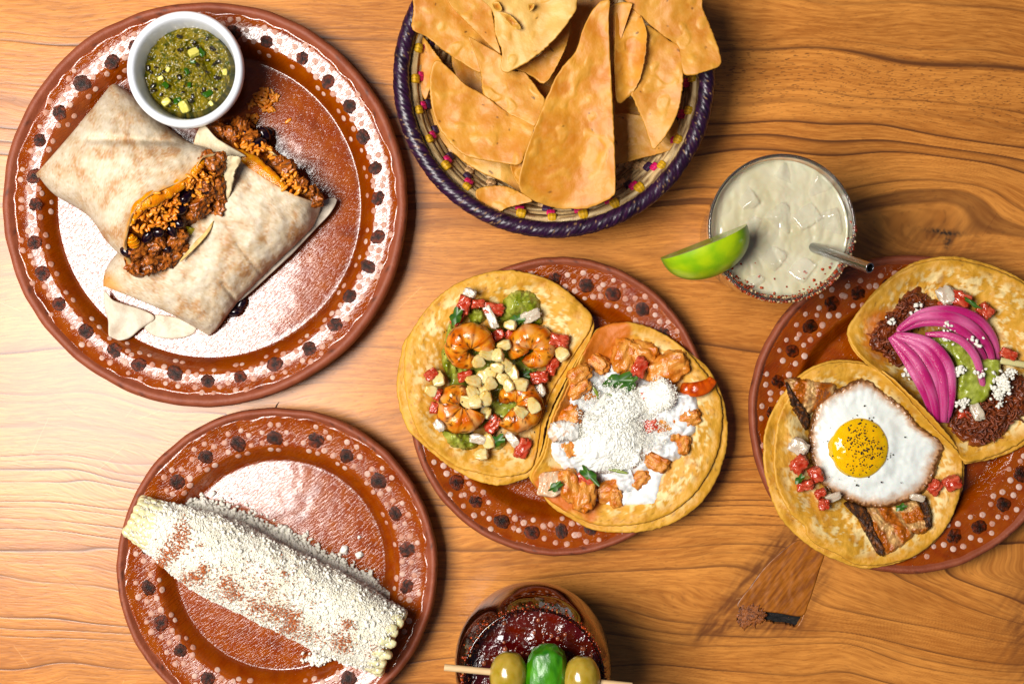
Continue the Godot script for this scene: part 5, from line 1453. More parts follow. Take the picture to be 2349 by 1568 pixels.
func egg_taco() -> void:
	cut_slice("broad pork belly slice with a black crust, below the egg", z5([590, 1200, 760, 1230, 806, 1290, 836, 1352, 822, 1392, 730, 1456, 690, 1448, 640, 1350]), 0.004, Vector2(0.8, -0.6), 1.0, z5([512, 1222, 560, 1224, 612, 1250, 650, 1340, 700, 1440, 690, 1466, 664, 1452, 620, 1370, 590, 1310, 545, 1262]))
	cut_slice("small pork belly piece beside the broad slice below the egg", z5([770, 1236, 850, 1212, 890, 1262, 918, 1318, 908, 1348, 850, 1358, 812, 1320]), 0.005, Vector2(0.3, 0.95), 2.0, z5([880, 1215, 905, 1210, 925, 1300, 915, 1340, 900, 1320, 893, 1265]))
	cut_slice("pork belly slice sticking out above the egg", z5([234, 628, 290, 622, 345, 630, 420, 640, 466, 656, 440, 720, 380, 760, 330, 782, 300, 740, 262, 690]), 0.004, Vector2(0.9, 0.2), 3.0, z5([232, 640, 262, 690, 300, 742, 336, 800, 322, 856, 296, 820, 270, 760, 244, 700]))
	var tl := [[[288, 1030], 0.9, Vector3(1.25, 1.1, 1.1), "large tomato piece beside the egg white, upper"], [[372, 1080], 0.4, Vector3(0.9, 1.2, 1.3), "tomato piece leaning on the egg's browned rim"], [[318, 1130], 0.2, Vector3(1.1, 1.1, 0.85), "tomato piece between the upper tomato and the lowest cube"], [[408, 1222], 0.05, Vector3(0.72, 1.1, 0.9), "square tomato cube lowest beside the egg"], [[392, 1168], 0.5, Vector3(0.8, 0.9, 0.6), "small tomato bit above the square cube"], [[1032, 1120], 0.5, Vector3(1.15, 1.1, 1.15), "tomato piece at the far side of the egg, near the fold's end"], [[945, 1140], 1.0, Vector3(1.0, 1.0, 0.9), "tomato piece half under the far side of the egg"]]
	for k in tl.size():
		var r: Array = tl[k]
		piece("tomato_piece", M.tomato_m[k % 4], M.wet, r[3], "tomato", "diced tomato in the egg taco", 2, spread_out([r[0]], 0.4752, 1696, 575)[0], 0.0045, r[1], 0.1, 0.1, r[2])
	piece("onion_piece", M.onion_m[0], M.wet, "white onion piece above the tomato beside the egg", "onion", "", 2, z5([288, 945])[0], 0.005, -0.5, 0.2, 0.2, Vector3(1.2, 1.8, 1.5))
	piece("onion_piece", M.onion_m[1], M.wet, "onion sliver between the egg and the small pork piece", "onion", "", 2, z5([862, 1190])[0], 0.009, -0.2, 0.2, 0.2, Vector3(0.9, 1, 0.7))
	piece("onion_piece", M.onion_m[2], M.wet, "pinkish onion bit between the tomato cubes and the egg rim", "onion", "", 2, z5([456, 1188])[0], 0.006, 0.4, 0.2, 0.2, Vector3(1.0, 1, 0.8))
	piece("herb_leaf", M.leaf_m[0], M.leaf, "dark herb leaf stuck to the tomato beside the egg", "herb", "", 2, z5([292, 1102])[0], 0.0115, 0.9, 0.1, 0.2, Vector3.ONE * 0.8)
	piece("herb_leaf", M.leaf_m[1], M.leaf, "bright green herb bit at the egg's lower rim above the pork", "herb", "", 2, z5([782, 1238])[0], 0.0115, 0.4, 0.1, 0.2, Vector3.ONE * 0.8)
	var egg := thing("fried_egg", "fried egg with a browned lacy rim, its yolk dusted with black pepper", "egg")
	var eo := z5([520, 652, 560, 628, 602, 622, 650, 642, 722, 700, 800, 762, 862, 838, 930, 888, 972, 914, 984, 958, 958, 1030, 932, 1100, 880, 1168, 800, 1212, 700, 1236, 600, 1230, 500, 1190, 424, 1150, 372, 1080, 346, 980, 340, 880, 358, 790, 392, 720, 452, 680])
	var ec := Vector2(1985, 1018)
	var yc := z5([584, 952])[0]
	part("egg_white", sheet(eo, func(p, t): return th(2, p) * 0.35 + 0.0145 + 0.0052 * (1.0 - pow(t, 3.0)) + 0.0010 * nz(p.x * 0.016, p.y * 0.016, 3.0) + 0.00025 * nz(p.x * 0.05, p.y * 0.05, 3.0) + 0.0018 * smoothstep(0.9, 1.0, t) * nz(p.x * 0.1, p.y * 0.1, 8.0) + 0.0012 * smoothstep(100, 66, p.distance_to(yc)), 0.0022, 80,
		func(p: Vector2, t: float) -> Color:
			var c := Color(0.76, 0.77, 0.72)
			var side := clampf(0.5 + 0.6 * (p - ec).normalized().dot(Vector2(-0.25, 0.6)), 0.2, 1.0)
			var br := smoothstep(0.79 + 0.06 * nz(p.x * 0.05, p.y * 0.06, 4.0) - 0.03 * side, 0.985, t + 0.02 * nz(p.x * 0.2, p.y * 0.2, 2.0))
			c = c.lerp(s(196, 128, 48), br * 0.9)
			c = c.lerp(s(84, 42, 16), smoothstep(0.925, 0.99, t + 0.04 * nz(p.x * 0.13, p.y * 0.13, 6.0)) * 0.9)
			return c, 220, ec, 2.2), M.egg, egg)
	var yo := PackedVector2Array()
	for i in 40:
		var a := TAU * i / 40
		yo.append(yc + Vector2(cos(a) * 66, sin(a) * 69) * (1.0 + 0.03 * nz(cos(a) * 1.5, sin(a) * 1.5, 3.0)))
	var yh := func(p: Vector2) -> float: return 0.0236 + 0.0078 * sqrt(maxf(0.0, 1.0 - pow(p.distance_to(yc) / 70.0, 2))) + 0.0003 * nz(p.x * 0.05, p.y * 0.05, 2)
	part("yolk", sheet(yo, func(p, t): return yh.call(p), 0.006, 40, func(p, t): return s(255, 196, 12).lerp(s(255, 208, 60), smoothstep(0.7, 1.0, t) * 0.7), 120, yc), M.yolk, egg)
	var fleck := chunk(Vector3(0.0006, 0.00035, 0.0005), 0.5, 0.3, 1.5, 2.0, 2, one(s(38, 26, 18)))
	var xfs: Array[Transform3D] = []
	for n in 260:
		var c: Vector2 = [Vector2(1996, 1022), Vector2(1970, 1070), Vector2(1994, 1034), Vector2(1968, 990)][rng.randi() % 4]
		var p := c + Vector2(rng.randfn(0, 19), rng.randfn(0, 19))
		if n % 12 == 0:
			p = ec + Vector2(rr(-110, 110), rr(-90, 110))
		var y: float = yh.call(p) if p.distance_to(yc) < 65 else th(2, p) * 0.35 + 0.0203
		xfs.append(Transform3D(rnd_basis(rr(0.4, 1.2)), P(p.x, p.y, y)))
	stuff("black_pepper", fleck, M.pepper, egg, xfs)


func beef(label: String, i: int, pts: PackedVector2Array, up: float, count: int, sd: float) -> void:
	var o := thing("shredded_beef", label, "beef", "heaps of dark shredded beef")
	var e := spline(pts, 60)
	part("beef_mass", sheet(pts, func(p, t): return th(i, p) + up * (1.0 - 0.8 * pow(t, 2.5)) + 0.003 * fz(p.x * 0.04, p.y * 0.04, sd) + 0.0012 * nz(p.x * 0.16, p.y * 0.16, sd), 0.004, 40, func(p, t): return s(84, 38, 22).lerp(s(150, 76, 42), clampf(0.5 + 1.2 * fz(p.x * 0.07, p.y * 0.07, sd), 0, 1)), 100, Vector2.INF, 5.0), M.meat, o)
	var c := middle(e)
	for n in count:
		var t := sqrt(rr(0, 1))
		var p := c.lerp(e[rng.randi() % 60], t * 0.97)
		part("shred", M.shred_m[n % 4], M.dry_meat, o, pose(p.x, p.y, th(i, p) + up * (1.0 - 0.8 * pow(t, 2.5)) + rr(0.0004, 0.002), rr(0, TAU), rr(-0.4, 0.4), rr(-0.4, 0.4), Vector3(rr(0.35, 1.1), 1, rr(0.6, 1.3))))


func petal(o: Node3D, pts: PackedVector2Array, w: float, up: float, sd: float, bow: float) -> void:
	# one curved layer of pickled onion, standing a little on edge
	var path := PackedVector3Array()
	for q in spline(pts, 36, false):
		path.append(P(q.x, q.y, 0.0))
	for k in 36:
		var q := k / 35.0
		path[k].y = up + bow * sin(PI * q) - 0.006 * q
		path[k] = Vector3(path[k].x * (D - path[k].y) / D, path[k].y, path[k].z * (D - path[k].y) / D)
	part("onion_layer", tube(path, func(q): return Vector2(w * 0.86, w * 0.6) * (0.28 + 0.9 * pow(sin(PI * clampf(0.06 + q * 0.86, 0, 1)), 0.6)), 18, func(q, a):
		var streak := 0.5 + 0.5 * sin(a * 6.0 + nz(q * 4, a, sd) * 2.0)
		var c := s(198, 56, 120).lerp(s(230, 122, 168), clampf(0.15 + 0.45 * streak + 0.8 * nz(q * 3, sd * 2.0, 2), 0, 1))
		c = c.lerp(s(222, 140, 178), smoothstep(0.7, 1.0, absf(cos(a))) * 0.45)
		return c.lerp(s(176, 30, 104), smoothstep(0.8, 1.0, q) * 0.4)).done(), M.pickle, o)


func onion_taco() -> void:
	beef("shredded beef at the fold end of the pink onion taco", 3, z5([640, 400, 690, 340, 760, 270, 810, 210, 870, 170, 900, 210, 960, 250, 980, 300, 900, 330, 830, 380, 780, 450, 800, 540, 760, 560, 700, 500, 640, 470]), 0.008, 90, 1.0)
	beef("shredded beef heap below the green sauce of the pink onion taco", 3, z5([1010, 800, 1040, 740, 1120, 740, 1200, 690, 1280, 640, 1330, 610, 1400, 620, 1440, 700, 1400, 780, 1310, 830, 1260, 890, 1180, 942, 1110, 925, 1040, 880]), 0.010, 130, 2.0)
	beef("shredded beef under the middle of the pink onion", 3, z5([780, 480, 900, 420, 1100, 400, 1250, 450, 1260, 640, 1150, 740, 1020, 780, 900, 700, 820, 600]), 0.006, 30, 3.0)
	solo("avocado_sauce", sheet(z5([915, 412, 960, 392, 1020, 392, 1080, 412, 1140, 470, 1200, 520, 1252, 530, 1256, 590, 1222, 660, 1186, 718, 1112, 742, 1056, 712, 1050, 620, 1040, 520, 980, 450]), func(p, t): return th(3, p) + 0.013 + 0.005 * (1.0 - t * t) + 0.0014 * fz(p.x * 0.04, p.y * 0.04, 2.0), 0.005, 34, func(p, t): return s(150, 160, 62).lerp(s(188, 196, 106), clampf(0.5 + 1.2 * fz(p.x * 0.05, p.y * 0.05, 4.0), 0, 1)), 120, Vector2.INF, 2.0), M.guac, "pale green avocado sauce showing between the fans of pink onion", "sauce")
	var fan := thing("pickled_onion", "fan of pink pickled onion layers spreading down towards the fold", "pickled onion", "fans of pink pickled onion")
	var left := [[728, 418, 800, 520, 870, 640, 915, 740, 932, 828], [735, 414, 830, 500, 900, 610, 940, 720, 955, 818], [742, 410, 860, 480, 935, 590, 965, 700, 975, 824], [748, 406, 890, 462, 970, 570, 992, 700, 990, 824], [754, 404, 910, 446, 1000, 560, 1014, 690, 1000, 826], [758, 403, 912, 440, 1008, 545, 1026, 680, 1010, 800]]
	for k in left.size():
		petal(fan, z5(left[k]), 0.0035 if k > 0 else 0.0028, 0.026 + 0.0022 * (k % 2) + 0.0003 * k, k * 3.0, 0.008)
	var fan2 := thing("pickled_onion", "fan of pink pickled onion layers arching over the green sauce", "pickled onion", "fans of pink pickled onion")
	var right := [[764, 388, 880, 346, 1010, 350, 1110, 420, 1180, 520, 1208, 618], [770, 380, 880, 318, 1020, 316, 1130, 370, 1206, 470, 1226, 560], [778, 370, 890, 300, 1030, 288, 1150, 330, 1226, 420, 1250, 520], [900, 404, 1000, 406, 1080, 440, 1140, 510, 1168, 600, 1184, 690]]
	for k in right.size():
		petal(fan2, z5(right[k]), 0.0034 if k < 3 else 0.0028, 0.026 + 0.0020 * (k % 2) + 0.0003 * k, 30 + k * 3.0, 0.009)
	var tl := [[[1070, 232], 0.3, Vector3(1.4, 1.1, 1.2), "tomato piece above the pink onion, next to the white onion cube"], [[1190, 288], 0.7, Vector3(1.05, 1.1, 1.0), "tomato piece above the pink onion, the outer one"], [[1300, 498], 0.4, Vector3(1.1, 0.9, 0.8), "tomato bit beside the pale onion stick"], [[1088, 790], 0.2, Vector3(0.9, 0.9, 0.8), "dark tomato bit below the green sauce"], [[990, 268], 0.3, Vector3(0.9, 0.9, 0.6), "thin dark tomato bit between beef and tomato"]]
	for k in tl.size():
		var r: Array = tl[k]
		piece("tomato_piece", M.tomato_m[(k + 1) % 4], M.wet, r[3], "tomato", "diced tomato in the pink onion taco", 3, spread_out([r[0]], 0.4752, 1696, 575)[0], 0.006, -(r[1] as float), 0.1, 0.1, r[2])
	piece("onion_piece", M.onion_m[0], M.wet, "white onion cube at the top of the pink onion taco", "onion", "", 3, z5([1002, 214])[0], 0.007, -1.1, 0.2, 0.2, Vector3(1.2, 2.4, 1.6))
	piece("onion_piece", M.onion_m[1], M.wet, "white onion bit below the green sauce", "onion", "", 3, z5([1150, 775])[0], 0.012, -1.2, 0.2, 0.2, Vector3(1.2, 1.6, 1.1))
	var st := PackedVector3Array([P(2296, 826, 0.027), P(2325, 832, 0.028), P(2358, 838, 0.029)])
	solo("onion_stick", tube(st, func(q): return Vector2(0.0023, 0.0018), 8, one(s(226, 214, 158))).done(), M.wet, "pale onion stick lying beside the end of the pink onion", "onion")
	piece("herb_leaf", M.leaf_m[2], M.leaf, "thin herb sprig on the tomato above the pink onion", "herb", "", 3, z5([1125, 252])[0], 0.0125, -0.6, 0.1, 0.2, Vector3(1.3, 1, 0.5))
	var hold := thing("cheese_crumbs", "crumbs of white cheese over the beef and green sauce", "cheese crumbs")
	hold.set_meta("kind", "stuff")
	var spots := [[1270, 640, 34, 60, 0.018], [1250, 690, 26, 40, 0.016], [1085, 735, 26, 30, 0.017], [1065, 580, 22, 30, 0.020], [1010, 400, 50, 18, 0.019], [1120, 450, 40, 20, 0.019], [860, 300, 40, 16, 0.011], [730, 340, 20, 5, 0.010], [820, 590, 26, 14, 0.012], [1170, 590, 30, 16, 0.021], [1310, 590, 40, 20, 0.014], [1260, 740, 20, 12, 0.016]]
	crumbs_over("loose_crumbs", hold, 1000, func():
		var r: Array = spots[rng.randi() % spots.size()]
		if rr(0, 60) > r[3]:
			return null
		var p: Vector2 = spread_out([[r[0] + rng.randfn(0, r[2] * 0.55), r[1] + rng.randfn(0, r[2] * 0.55)]], 0.4752, 1696, 575)[0]
		return P(p.x, p.y, th(3, p) + r[4] + rr(0, 0.002)), 0.35, 1.6)


# ---------------------------------------------------------------- corn cob
func make_corn() -> void:
	var a := z6([155, 650])[0]
	var b := z6([1568, 1346])[0]
	var dirv := (b - a).normalized()
	var side := Vector2(-dirv.y, dirv.x)
	var len_px := a.distance_to(b)
	var hc := 0.0335
	var width := func(q: float) -> float: return 95.0 * (0.50 + 0.50 * smoothstep(-0.06, 0.32, q)) * (1.0 - 0.16 * smoothstep(0.78, 1.04, q))
	var spot := func(q: float, ang: float, out: float) -> Vector3:
		# ang 0 = straight up
		var r: float = (width.call(q) as float) * out
		var c := a + dirv * (q * len_px) + side * (sin(ang) * r)
		var h := hc + cos(ang) * r * U * 0.97
		return P(c.x, c.y, h)
	var o := thing("corn_cob", "grilled corn cob thickly coated in crumbled white cheese and chili powder", "corn cob")
	# the coat over the cob
	var mb := MB.new()
	var rows := 150
	var sides := 90
	for j in rows + 1:
		var q := lerpf(-0.02, 1.0, float(j) / rows)
		for i in sides:
			var ang := TAU * i / sides
			var bare := smoothstep(0.05, 0.01, q + 0.03 * nz(ang * 2, 1, 1)) + smoothstep(0.98, 1.0, q + 0.02 * nz(ang * 2, 5, 1))
			var g := fz(q * 9.0, cos(ang) * 1.6, sin(ang) * 1.6)
			var g2 := nz(q * 70.0, cos(ang) * 10.0, sin(ang) * 10.0)
			var cap := sqrt(clampf(minf((q + 0.02) / 0.06, (1.0 - q) / 0.035), 0.0, 1.0))
			var out := (0.97 + 0.055 * g + 0.02 * g2 - 0.10 * clampf(bare, 0, 1)) * (0.25 + 0.75 * cap)
			var c := Color(0.74, 0.71, 0.60).lerp(Color(0.62, 0.57, 0.40), clampf(0.25 + 1.2 * g, 0, 0.8))
			mb.add(spot.call(q, ang, out), c.lerp(Color(0.62, 0.50, 0.26), clampf(bare, 0, 1)))
		if j == 0:
			var e := mb.add(spot.call(-0.02, 0.0, 0.0), s(220, 204, 140))
			for i in sides:
				mb.tri(e, i, (i + 1) % sides)
		elif j == 1:
			mb.strip(sides + 1, 0, sides, true)
		else:
			mb.strip(sides + 1 + (j - 1) * sides, sides + 1 + (j - 2) * sides, sides, true)
	var e2 := mb.add(spot.call(1.0, 0.0, 0.0), s(220, 204, 140))
	var last := sides + 1 + (rows - 1) * sides
	for i in sides:
		mb.tri(e2, last + (i + 1) % sides, last + i)
	part("cheese_coat", mb.done(), M.cheese, o)
	# bare kernels at both ends
	var km := chunk(Vector3(0.0036, 0.0040, 0.0030), 0.8, 0.06, 1.5, 3.0, 7, func(p: Vector3): return Color(0.70, 0.60, 0.34).lerp(Color(0.55, 0.40, 0.15), clampf(0.4 - 0.5 * p.y, 0, 1)))
	for k in 130:
		var ring := k / 15
		var ang := TAU * (k % 15) / 15.0 + 0.08 * (ring % 2)
		var q: float = [-0.004, 0.016, 0.036, 0.054, 0.068, 0.960, 0.972, 0.986, 0.996][mini(ring, 8)]
		if absf(wrapf(ang, -PI, PI)) > 1.9:
			continue
		var w: Vector3 = spot.call(q, ang, 0.80 if q < 0.9 else 0.85)
		var outward: Vector3 = ((spot.call(q, ang, 1.0) as Vector3) - (spot.call(q, ang, 0.5) as Vector3)).normalized()
		var ax := Vector3(dirv.x, 0, dirv.y)
		part("kernel", km, M.kernel, o, Transform3D(Basis(ax, outward, ax.cross(outward)).orthonormalized() * Basis.from_scale(Vector3(rr(0.8, 1.15), rr(0.8, 1.1), rr(0.8, 1.1))), w))
	# crumbs clinging to it
	crumbs_over("clinging_crumbs", o, 20000, func():
		var q := rr(0.0, 0.99)
		var ang := rr(-1.75, 1.75)
		if (q < 0.06 or q > 0.97) and rr(0, 1) < 0.45:
			return null
		var g := fz(q * 9.0, cos(ang) * 1.6, sin(ang) * 1.6)
		return spot.call(q, ang, 0.978 + 0.055 * g + rr(-0.012, 0.014)), 0.18, 0.55)
	crumbs_over("cheese_lumps", o, 700, func():
		var q := rr(0.02, 0.985)
		var ang := rr(-1.75, 1.75)
		var g := fz(q * 9.0, cos(ang) * 1.6, sin(ang) * 1.6)
		return spot.call(q, ang, 0.985 + 0.055 * g), 0.7, 1.5)
	# chili powder in drifts along one flank
	var speck := chunk(Vector3(0.00042, 0.0003, 0.0004), 0.6, 0.3, 1.4, 3.0, 2, one(Color(1, 1, 1)))
	var xfs: Array[Transform3D] = []
	var cols := PackedColorArray()
	var drifts := [[400, 750, 34, 62, 330], [335, 850, 34, 44, 260], [292, 905, 22, 20, 110], [470, 990, 50, 34, 230], [520, 940, 20, 26, 110], [650, 1020, 44, 40, 200], [690, 1085, 60, 30, 160], [830, 1150, 60, 40, 240], [930, 1185, 50, 40, 220], [1010, 1220, 36, 40, 260], [1000, 1280, 60, 24, 180], [1120, 1310, 80, 40, 110], [1290, 1340, 44, 44, 240], [1320, 1240, 26, 20, 80], [860, 1050, 60, 40, 60], [900, 1000, 160, 100, 70], [510, 800, 12, 12, 14], [970, 955, 14, 14, 20], [700, 1000, 220, 120, 150], [1060, 1100, 80, 60, 40], [1450, 1385, 40, 30, 30]]
	for r: Array in drifts:
		for n in int(r[4] * 1.15):
			var p: Vector2 = z6([r[0] + rng.randfn(0, r[2] * 0.8), r[1] + rng.randfn(0, r[3] * 0.8)])[0]
			var q := (p - a).dot(dirv) / len_px
			var off := (p - a).dot(side)
			var w: float = width.call(q)
			if q < 0.04 or q > 0.98 or absf(off) > w * 1.05:
				continue
			var ang := asin(clampf(off / (w * 1.05), -1.0, 1.0))
			xfs.append(Transform3D(rnd_basis(rr(0.4, 1.15)), spot.call(q, ang, 1.03 + 0.055 * fz(q * 9.0, cos(ang) * 1.6, sin(ang) * 1.6))))
			cols.append(Color(0.55, 0.14, 0.02).lerp(Color(0.28, 0.06, 0.01), rr(0, 1)))
	stuff("chili_powder", speck, M.pepper, o, xfs, cols)
	# crumbs fallen on the plate
	var hold := thing("cheese_crumbs", "bank of cheese crumbs fallen on the plate along the corn cob", "cheese crumbs")
	hold.set_meta("kind", "stuff")
	crumbs_over("loose_crumbs", hold, 3400, func():
		var q := rr(0.14, 0.97)
		var wide := 1.0 - absf(q - 0.5) * 0.9
		var off := -(width.call(q) as float) * 0.92 - absf(rng.randfn(0, 1)) * 17.0 * wide - 12.0 * wide * maxf(0.0, nz(q * 14, 3))
		var p := a + dirv * (q * len_px) + side * off
		return P(p.x, p.y, 0.0078 + rr(0, 0.006) * exp(-absf(off + 95.0) / 30.0)), 0.5, 1.8)
	var hold2 := thing("cheese_crumbs", "sparse cheese crumbs on the plate at the thick end of the corn cob", "cheese crumbs")
	hold2.set_meta("kind", "stuff")
	crumbs_over("loose_crumbs", hold2, 260, func():
		var p: Vector2 = z6([1625 + rng.randfn(0, 16), 1310 + rng.randfn(0, 40)])[0] if rr(0, 1) < 0.6 else z6([1150 + rng.randfn(0, 34), 1430 + rng.randfn(0, 16)])[0]
		return P(p.x, p.y, 0.0105 + rr(0, 0.003)), 0.6, 1.6)
	for r: Array in [[1380, 760, 1.0, "lone cheese crumb on the bare glaze, the far one"], [1382, 858, 2.2, "large lone cheese lump on the glaze beside the crumb bank"], [1300, 830, 2.6, "cheese lump at the edge of the crumb bank"], [575, 520, 1.8, "cheese lump at the top end of the crumb bank"]]:
		var p := z6([r[0], r[1]])[0]
		solo("cheese_crumb", M.crumb_m[2], M.cheese, r[3], "cheese crumb", "", pose(p.x, p.y, 0.0092, rr(0, 6), 0, 0, Vector3.ONE * (r[2] as float) * 1.2))


# ---------------------------------------------------------------- drinks
func glass_shell(outer: PackedVector2Array, wall: float, floor_h: float, n: int, wob = null) -> ArrayMesh:
	# inside from the floor up to the lip, then down the outside
	var pr := PackedVector2Array()
	var o := smooth2(outer, 40)
	pr.append(Vector2(0.0001, floor_h))
	for p in o:
		if p.y > floor_h:
			pr.append(Vector2(maxf(p.x - wall, 0.0002), p.y))
	var top := o[o.size() - 1]
	pr.append(Vector2(top.x - wall * 0.85, top.y + wall * 0.3))
	pr.append(Vector2(top.x - wall * 0.5, top.y + wall * 0.45))
	pr.append(Vector2(top.x - wall * 0.15, top.y + wall * 0.3))
	for i in range(o.size() - 1, -1, -1):
		pr.append(o[i])
	pr.append(Vector2(0.0001, o[0].y))
	return lathe(pr, n, one(Color.WHITE), wob).done()


func make_drinks() -> void:
	# ---- pale iced drink
	var rh := 0.095
	var at := P(1795, 522, rh)
	at.y = 0.0004
	var R := 170.0 * U * (D - rh) / D
	var rb := 131.0 * U
	var glass := thing("drink_glass", "short clear glass with chili salt on its rim, holding the pale iced drink", "glass", "", at)
	var prof := PackedVector2Array([Vector2(rb * 0.9, 0.0), Vector2(rb * 0.98, 0.002), Vector2(rb, 0.006), Vector2(lerpf(rb, R, 0.35), 0.035), Vector2(lerpf(rb, R, 0.75), 0.07), Vector2(R, rh - 0.001)])
	part("glass_body", glass_shell(prof, 0.0019, 0.008, 120), M.glass, glass)
	var lvl := 0.084
	var lr := R - 0.0023
	var lp := PackedVector2Array()
	for i in 61:
		lp.append(Vector2(maxf(0.0001, (lr - 0.0006) * i / 60.0), lvl + (0.0007 if i == 60 else 0.0)))
	lp.append_array([Vector2(lr, lvl + 0.0002), Vector2(lerpf(rb, R, 0.75) - 0.0024, 0.07), Vector2(lerpf(rb, R, 0.35) - 0.0024, 0.035), Vector2(rb - 0.0036, 0.0095), Vector2(0.0001, 0.009)])
	var drink := thing("pale_drink", "cloudy pale lime drink full of ice in the short glass", "drink", "", at)
	part("liquid", lathe(lp, 160, func(q: Vector2, a: float) -> Color:
		var x := q.x * cos(a)
		var z := q.x * sin(a)
		var g := fz(x * 45, z * 45, 2.0)
		return s(206, 197, 162).lerp(s(222, 215, 187), clampf(0.5 + 1.1 * g, 0, 1)),
		func(i: int, a: float) -> Vector2:
			if i > 60:
				return Vector2.ZERO
			var x := lp[i].x * cos(a)
			var z := lp[i].x * sin(a)
			return Vector2(0, 0.0010 * absf(nz(x * 80, z * 50, 3.0)) + 0.0003 * absf(nz(x * 210, z * 150, 5.0)))).done(), M.drink, drink)
	var il := [[1715, 455, 15, 0.5, "ice cube by the glass wall above the lime wedge"], [1722, 520, 14, 1.0, "ice cube half hidden by the lime wedge's tip"], [1800, 400, 13, 0.2, "ice cube at the far wall of the glass"], [1880, 425, 17, 0.9, "ice cube with a clouded core at the far wall"], [1792, 500, 18, 0.3, "big ice cube in the middle of the glass"], [1850, 500, 17, 1.3, "ice cube between the middle one and the straw"], [1905, 510, 18, 0.7, "rough ice cube at the wall beyond the straw"], [1770, 590, 17, 0.4, "ice cube near the salted rim, below the middle"], [1840, 620, 16, 1.1, "ice cube near the salted rim beside the straw"], [1905, 600, 13, 0.1, "small ice cube under the straw"], [1730, 640, 12, 0.5, "ice sliver by the salted rim under the lime wedge"]]
	for k in il.size():
		var r: Array = il[k]
		var m := chunk(Vector3(1.0, 0.62, 0.8) * (r[2] as float) * 0.00046, 0.22, 0.10, 1.4, k * 5.0, 10, one(Color.WHITE))
		solo("ice_cube", m, M.ice, r[4], "ice cube", "ice cubes in the pale drink", pose(r[0], r[1], lvl - 0.0014, -(r[3] as float) * 2.0, rr(-0.6, 0.6), rr(-0.6, 0.6)))
	# chili salt on the rim
	var speck := chunk(Vector3(0.0007, 0.0005, 0.0006), 0.5, 0.3, 1.4, 3.0, 2, one(Color.WHITE))
	var xfs: Array[Transform3D] = []
	var cols := PackedColorArray()
	for n in 900:
		var a := deg_to_rad(rng.randfn(78, 34))
		var down := absf(rng.randfn(0, 1)) * 0.0035
		var inside_it := rr(0, 1) < 0.25
		var r := R - (0.0027 if inside_it else 0.0) - rr(-0.0004, 0.0003) - down * 0.09
		if a < deg_to_rad(-8) or a > deg_to_rad(160):
			continue
		xfs.append(Transform3D(rnd_basis(rr(0.4, 1.3)), Vector3(cos(a) * r, rh + rr(-0.0005, 0.0006) - down, sin(a) * r)))
		cols.append(s(190, 76, 22).lerp(s(120, 34, 14), rr(0, 1)) if rr(0, 1) < 0.6 else s(206, 180, 140))
	stuff("chili_salt", speck, M.wet, glass, xfs, cols)
	xfs = []
	cols = PackedColorArray()
	for n in 46:
		var a := deg_to_rad(rr(20, 150))
		var r := lr * (1.0 - absf(rng.randfn(0, 0.16)))
		xfs.append(Transform3D(rnd_basis(rr(0.5, 1.6)), Vector3(cos(a) * r, lvl + 0.0007, sin(a) * r)))
		cols.append(s(196, 84, 26).lerp(s(130, 36, 16), rr(0, 1)))
	stuff("chili_flakes", speck, M.wet, drink, xfs, cols)
	# steel straw
	var sa := P(1862, 566, lvl - 0.002)
	var sb := P(1996, 614, 0.128)
	var wall := MB.new()
	var dirv := (sb - sa).normalized()
	var e1 := dirv.cross(Vector3.UP).normalized()
	var e2 := e1.cross(dirv)
	var prev := -1
	for q: Array in [[0.0, 0.00315, 0.0], [0.45, 0.00315, 0.0], [1.0, 0.00315, 0.0], [1.0, 0.0030, 0.0003], [1.0, 0.0025, 0.0003], [1.0, 0.0024, 0.0], [0.6, 0.0024, 0.0], [0.1, 0.0024, 0.0]]:
		var row := wall.v.size()
		for i in 28:
			var a := TAU * i / 28
			wall.add(sa.lerp(sb, q[0]) + dirv * (q[2] as float) + (e1 * cos(a) + e2 * sin(a)) * (q[1] as float), s(196, 198, 202))
		if prev >= 0:
			wall.strip(row, prev, 28, true)
		prev = row
	solo("steel_straw", wall.done(), M.steel, "stainless steel drinking straw standing in the pale drink", "straw")
	lime_wedge()
	# ---- dark red drink
	var gr := 0.110
	var gat := P(1225, 1556, gr)
	gat.y = 0.0004
	var br := 180.0 * U * (D - 0.068) / D
	var tr := 163.0 * U * (D - gr) / D
	var goblet := thing("round_glass", "round bellied glass of dark red drink with chili on its rim", "glass", "", gat)
	var gp := PackedVector2Array([Vector2(0.026, 0.0), Vector2(0.034, 0.006), Vector2(0.043, 0.025), Vector2(br * 0.975, 0.048), Vector2(br, 0.066), Vector2(br * 0.985, 0.082), Vector2(br * 0.95, 0.096), Vector2(tr, gr)])
	part("glass_body", glass_shell(gp, 0.0022, 0.005, 130), M.amber, goblet)
	var red := thing("red_drink", "dark red tomato drink with foam bubbles in the round bellied glass", "drink", "", gat)
	var fill := 0.099
	var rp := PackedVector2Array()
	var fr := 0.0436
	for i in 26:
		rp.append(Vector2(maxf(0.0001, fr * i / 25.0), fill + (0.0006 if i == 25 else 0.0)))
	rp.append_array([Vector2(br * 0.95 - 0.0027, 0.096), Vector2(br * 0.985 - 0.0027, 0.082), Vector2(br - 0.0027, 0.066), Vector2(br * 0.975 - 0.0027, 0.048), Vector2(0.040, 0.025), Vector2(0.030, 0.0075), Vector2(0.0001, 0.006)])
